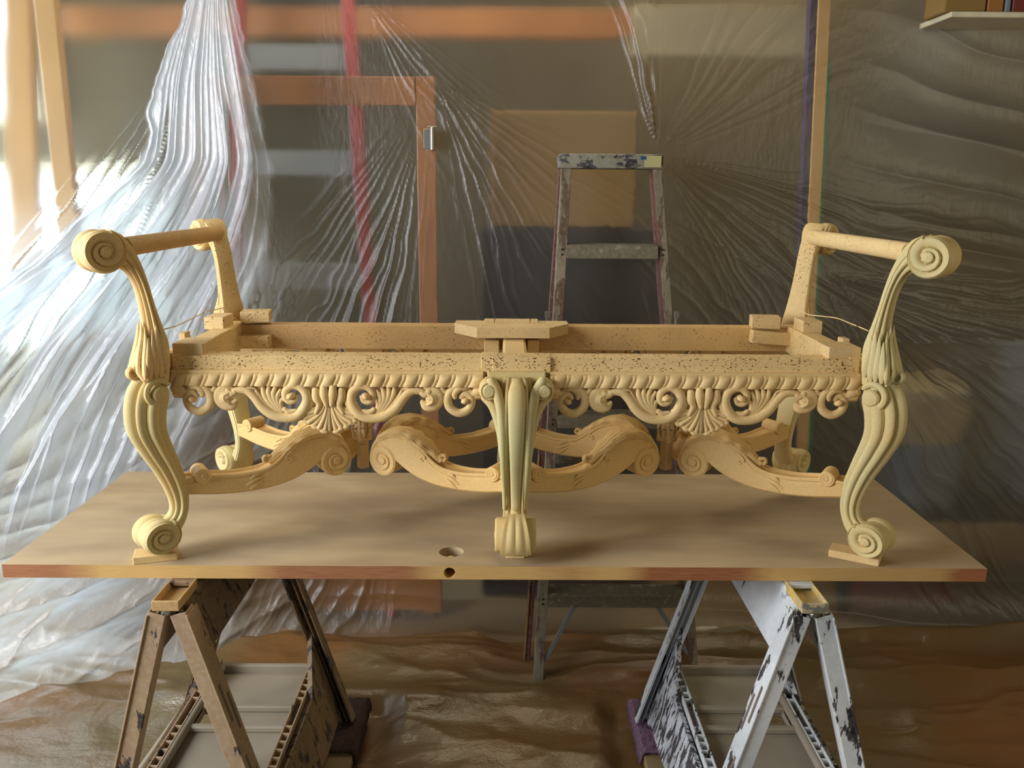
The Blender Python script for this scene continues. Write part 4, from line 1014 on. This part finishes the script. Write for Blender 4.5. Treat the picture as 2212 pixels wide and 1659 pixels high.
# red fibreglass extension ladder, leaning, behind the frame
lr = thing('tall_stepladder', (at(640, 400, 3.2)[0], 3.2, 0), 'red-railed tall ladder with aluminium steps standing behind the wooden frame, blurred by the plastic', 'ladder')
LA = [(at(519, -60, 3.12), at(512, 165, 3.10)), (at(742, -60, 3.12), at(765, 165, 3.10))]
a0, a1 = at(520, -40, 3.25), at(512, 1250, 3.02); b0, b1 = at(745, -40, 3.25), at(800, 700, 3.10)
a1 = a0+(a1-a0)*(a0[2]/(a0[2]-a1[2])); b1 = b0+(b1-b0)*(b0[2]/(b0[2]-b1[2]))
a0 += (a0-a1)*.12; b0 += (b0-b1)*.12
build('side_rail', bar(a0, a1, .030, .07, .003), M['red'], lr, smooth=False); build('side_rail', bar(b0, b1, .036, .07, .003), M['red'], lr, smooth=False)
for yy in (112, 350, 600, 860, 1120, 1400):
    z = at(640, yy, 3.12)[2]
    p_ = a1+(a0-a1)*(z/a0[2]); q_ = b1+(b0-b1)*((z-b1[2])/(b0[2]-b1[2]))
    mb = bar(p_, q_, .085, .006, .001, up=(0, 1, 0)); rbox(((p_[0]+q_[0])/2, (p_[1]+q_[1])/2+.04, z+.042), (q_[0]-p_[0]-.02, .08, .004), .001, mb=mb)
    build('step', mb, M['alu'], lr, smooth=False)
# beam and boards high at the back
tag(build('trim_1', rbox((at(1000, 45, 3.4)[0]-.35, 3.42, at(1000, 45, 3.4)[2]), (at(1372, 45, 3.4)[0]-at(60, 45, 3.4)[0], .06, .10), .002), M['wood_o'], smooth=False), kind='structure')
tag(build('pale_board', rbox(((at(1372, 60, 3.3)[0]+at(1775, 60, 3.3)[0])/2, 3.33, at(1500, 62, 3.3)[2]), (at(1775, 60, 3.3)[0]-at(1372, 60, 3.3)[0], .03, .17), .003), M['wallw'], smooth=False), 'pale wide board high behind the plastic, between beam and post', 'board')
# post with purple and green edges
pt_, pb_ = at(1780, 0, 2.93), at(1737, 900, 2.93); pt_[1] = pb_[1] = 2.95; pd = (pt_-pb_)/(pt_[2]-pb_[2]); pt_ = pt_+pd*(2.72-pt_[2]); pb_ = pb_-pd*(pb_[2]-.0)
po = thing('timber_post', (pb_[0], 2.95, 0), 'pale timber post with purple and green side strips at the right behind the plastic', 'post')
build('stud', bar(pb_, pt_, .040, .06, .002), M['wood_t'], po, smooth=False)
off = np.array([.033, .01, 0]); build('green_strip', bar(pb_+off*.84, pt_+off*.84-pd*.75, .015, .05, .001), M['green'], po, smooth=False)
build('purple_strip', bar(pb_-off*1.0, pt_-off*1.0, .022, .03, .001), M['purple'], po, smooth=False)
# boxes
def bg_box(name, x0, y0, x1, y1, Y, dep, mat, label, cat, group=None, zb=None):
    a_ = at(x0, y0, Y); b_ = at(x1, y1, Y); z0 = b_[2] if zb is None else zb
    o = build(name, rbox(((a_[0]+b_[0])/2, Y+dep/2, (a_[2]+z0)/2), (b_[0]-a_[0], dep, a_[2]-z0), .006), M[mat], smooth=False); return tag(o, label, cat, group)
bg_box('cardboard_box', 1062, 238, 1372, 492, 3.15, .4, 'card', 'tan carton stacked on the dark chest, dimly seen above the ladder top', 'box')
bg_box('storage_chest', 1040, 494, 1420, 900, 3.12, .45, 'dark', 'dark chest dimly seen through the plastic behind the stepladder', 'chest', zb=.0)
bg_box('cardboard_box', 75, 752, 420, 1100, 2.78, .35, 'card', 'large brown carton on the floor, blurred behind the plastic at left', 'box', zb=0)
tag(build('bare_stud', rbox((at(125, 300, 2.72)[0], 2.74, 1.95), (.062, .035, 1.24), .003), M['wood_t'], smooth=False), 'pale upright stud at left, sharp lower end just behind the plastic', 'stud')
tag(build('bare_stud', bar(at(60, 620, 3.0), at(30, -60, 3.0), .10, .04, .003), M['wood_t'], smooth=False), 'wide blurred leaning stud at the far left edge', 'stud')
# bins to the right
def blob(name, x, y, Y, rx, rz, mat, label, cat):
    c = at(x, y, Y); rings = []
    for k, t in enumerate(np.linspace(0, 1, 9)):
        z = c[2]-rz+2*rz*t; r = rx*(.82+.18*t)*(1 if t < .95 else .97)
        rings.append([(c[0]+r*np.sign(cos(a_))*abs(cos(a_))**.6, Y+.15+.15*np.sign(sin(a_))*abs(sin(a_))**.6, z) for a_ in np.linspace(0, 2*pi, 28, endpoint=False)])
    return tag(build(name, loft(rings), M[mat]), label, cat)
zr = at(2100, 1112, 3.0)[2]; xa_, xb_ = at(1830, 1100, 3.0)[0], at(2500, 1100, 3.0)[0]
rk = thing('storage_rack', ((xa_+xb_)/2, 3.2, 0), 'low dark bench rack carrying the bins behind the plastic at right', 'rack')
build('rack_top', rbox(((xa_+xb_)/2, 3.2, zr-.012), (xb_-xa_, .46, .024), .002), M['dark'], rk, smooth=False)
for x_ in (xa_+.03, xb_-.03):
    for y_ in (3.0, 3.4): build('leg', rbox((x_, y_, (zr-.024)/2), (.04, .04, zr-.024), .002), M['dark'], rk, smooth=False)
def blob2(name, x, Y, rx, rz, z0, mat, label, cat):
    cx_ = at(x, 900, Y)[0]; rings = []
    for k, t in enumerate(np.linspace(0, 1, 9)):
        r = rx*(.82+.18*t) if cat == 'bin' else rx*(.55+.45*sin(pi*(.18+.64*t))); 
        rings.append([(cx_+r*np.sign(cos(a_))*abs(cos(a_))**.6, Y+.13*np.sign(sin(a_))*abs(sin(a_))**.6, z0+2*rz*t) for a_ in np.linspace(0, 2*pi, 28, endpoint=False)])
    return tag(build(name, loft(rings), M[mat]), label, cat)
blob2('storage_bin', 2010, 3.17, .135, .125, zr, 'bin', 'blue-grey rounded bin standing on the low rack, blurred behind the plastic', 'bin')
blob2('stuffed_sack', 1990, 3.17, .17, .10, zr+.25, 'beige', 'beige sack slumped on top of the grey bin behind the plastic', 'sack')
blob2('storage_drum', 2250, 3.22, .13, .30, zr, 'bin', 'tall pale blue-grey drum at the far right edge, blurred behind the plastic', 'bin')
bg_box('tool_chest', 1850, 1290, 2060, 1420, 3.05, .25, 'darkred', 'dark red metal chest under the low rack at right', 'chest', zb=0)
# shelf at top right above the sheet
YS = 2.72
sh = at(2100, 30, YS); x0 = at(2055, 30, YS)[0]
tag(build('wall_shelf', rbox((x0+.45, YS+.10, sh[2]-.001), (.9, .20, .016), .002), M['white'], smooth=False), 'white-edged shelf at the top right corner above the plastic', 'shelf')
for xa, xb, mt_, lb, nm in ((2040, 2130, 'card', 'ochre carton on the white-edged shelf at top right', 'cardboard_box'), (2133, 2168, 'wood_o', 'brown wooden block beside the ochre carton on the shelf', 'wood_block'),
                            (2171, 2184, 'bin', 'narrow blue-grey bottle on the top right shelf', 'bottle'), (2187, 2240, 'darkred', 'dark red tin at the right end of the shelf', 'tin')):
    a_ = at(xa, 20, YS+.02); b_ = at(xb, 20, YS+.02); zb_ = sh[2]+.0075
    tag(build(nm, rbox(((a_[0]+b_[0])/2, YS+.085, zb_+.08), (b_[0]-a_[0], .13, .16), .004), M[mt_], smooth=False), lb, 'box' if 'box' in nm else nm.replace('_', ' '))
# windows at the back left (daylight behind frosted panes)
mt, nt, b = new('daylit_pane'); b.inputs['Base Color'].default_value = (.6, .7, .75, 1); b.inputs['Emission Color'].default_value = (.72, .92, 1, 1); b.inputs['Emission Strength'].default_value = 2.2; M['pane'] = mt
for k, (x0_, y0_, x1_, y1_) in enumerate(((-420, 372, 372, 760), (-420, -120, 70, 235))):
    a_ = at(x0_, y0_, 3.6); b_ = at(x1_, y1_, 3.6); e = thing('window_%d' % (k+1), ((a_[0]+b_[0])/2, 3.6, b_[2]), None, None); e['kind'] = 'structure'
    build('pane', rbox(((a_[0]+b_[0])/2, 3.62, (a_[2]+b_[2])/2), (b_[0]-a_[0], .01, a_[2]-b_[2]), 0), M['pane'], e, smooth=False)
    mb = MB(); cx_, cz_, w_, h_ = (a_[0]+b_[0])/2, (a_[2]+b_[2])/2, b_[0]-a_[0], a_[2]-b_[2]
    for sx in (-1, 1): rbox((cx_+sx*(w_/2+.02), 3.61, cz_), (.05, .06, h_+.09), .002, mb=mb)
    for sz in (-1, 1): rbox((cx_, 3.61, cz_+sz*(h_/2+.02)), (w_, .06, .05), .002, mb=mb)
    build('window_frame', mb, M['white'], e, smooth=False)
tag(build('wall_left', rbox((at(0, 300, 3.7)[0]-.2, 3.70, 1.45), (2.6, .10, 2.9), 0), M['wall'], smooth=False), kind='structure')
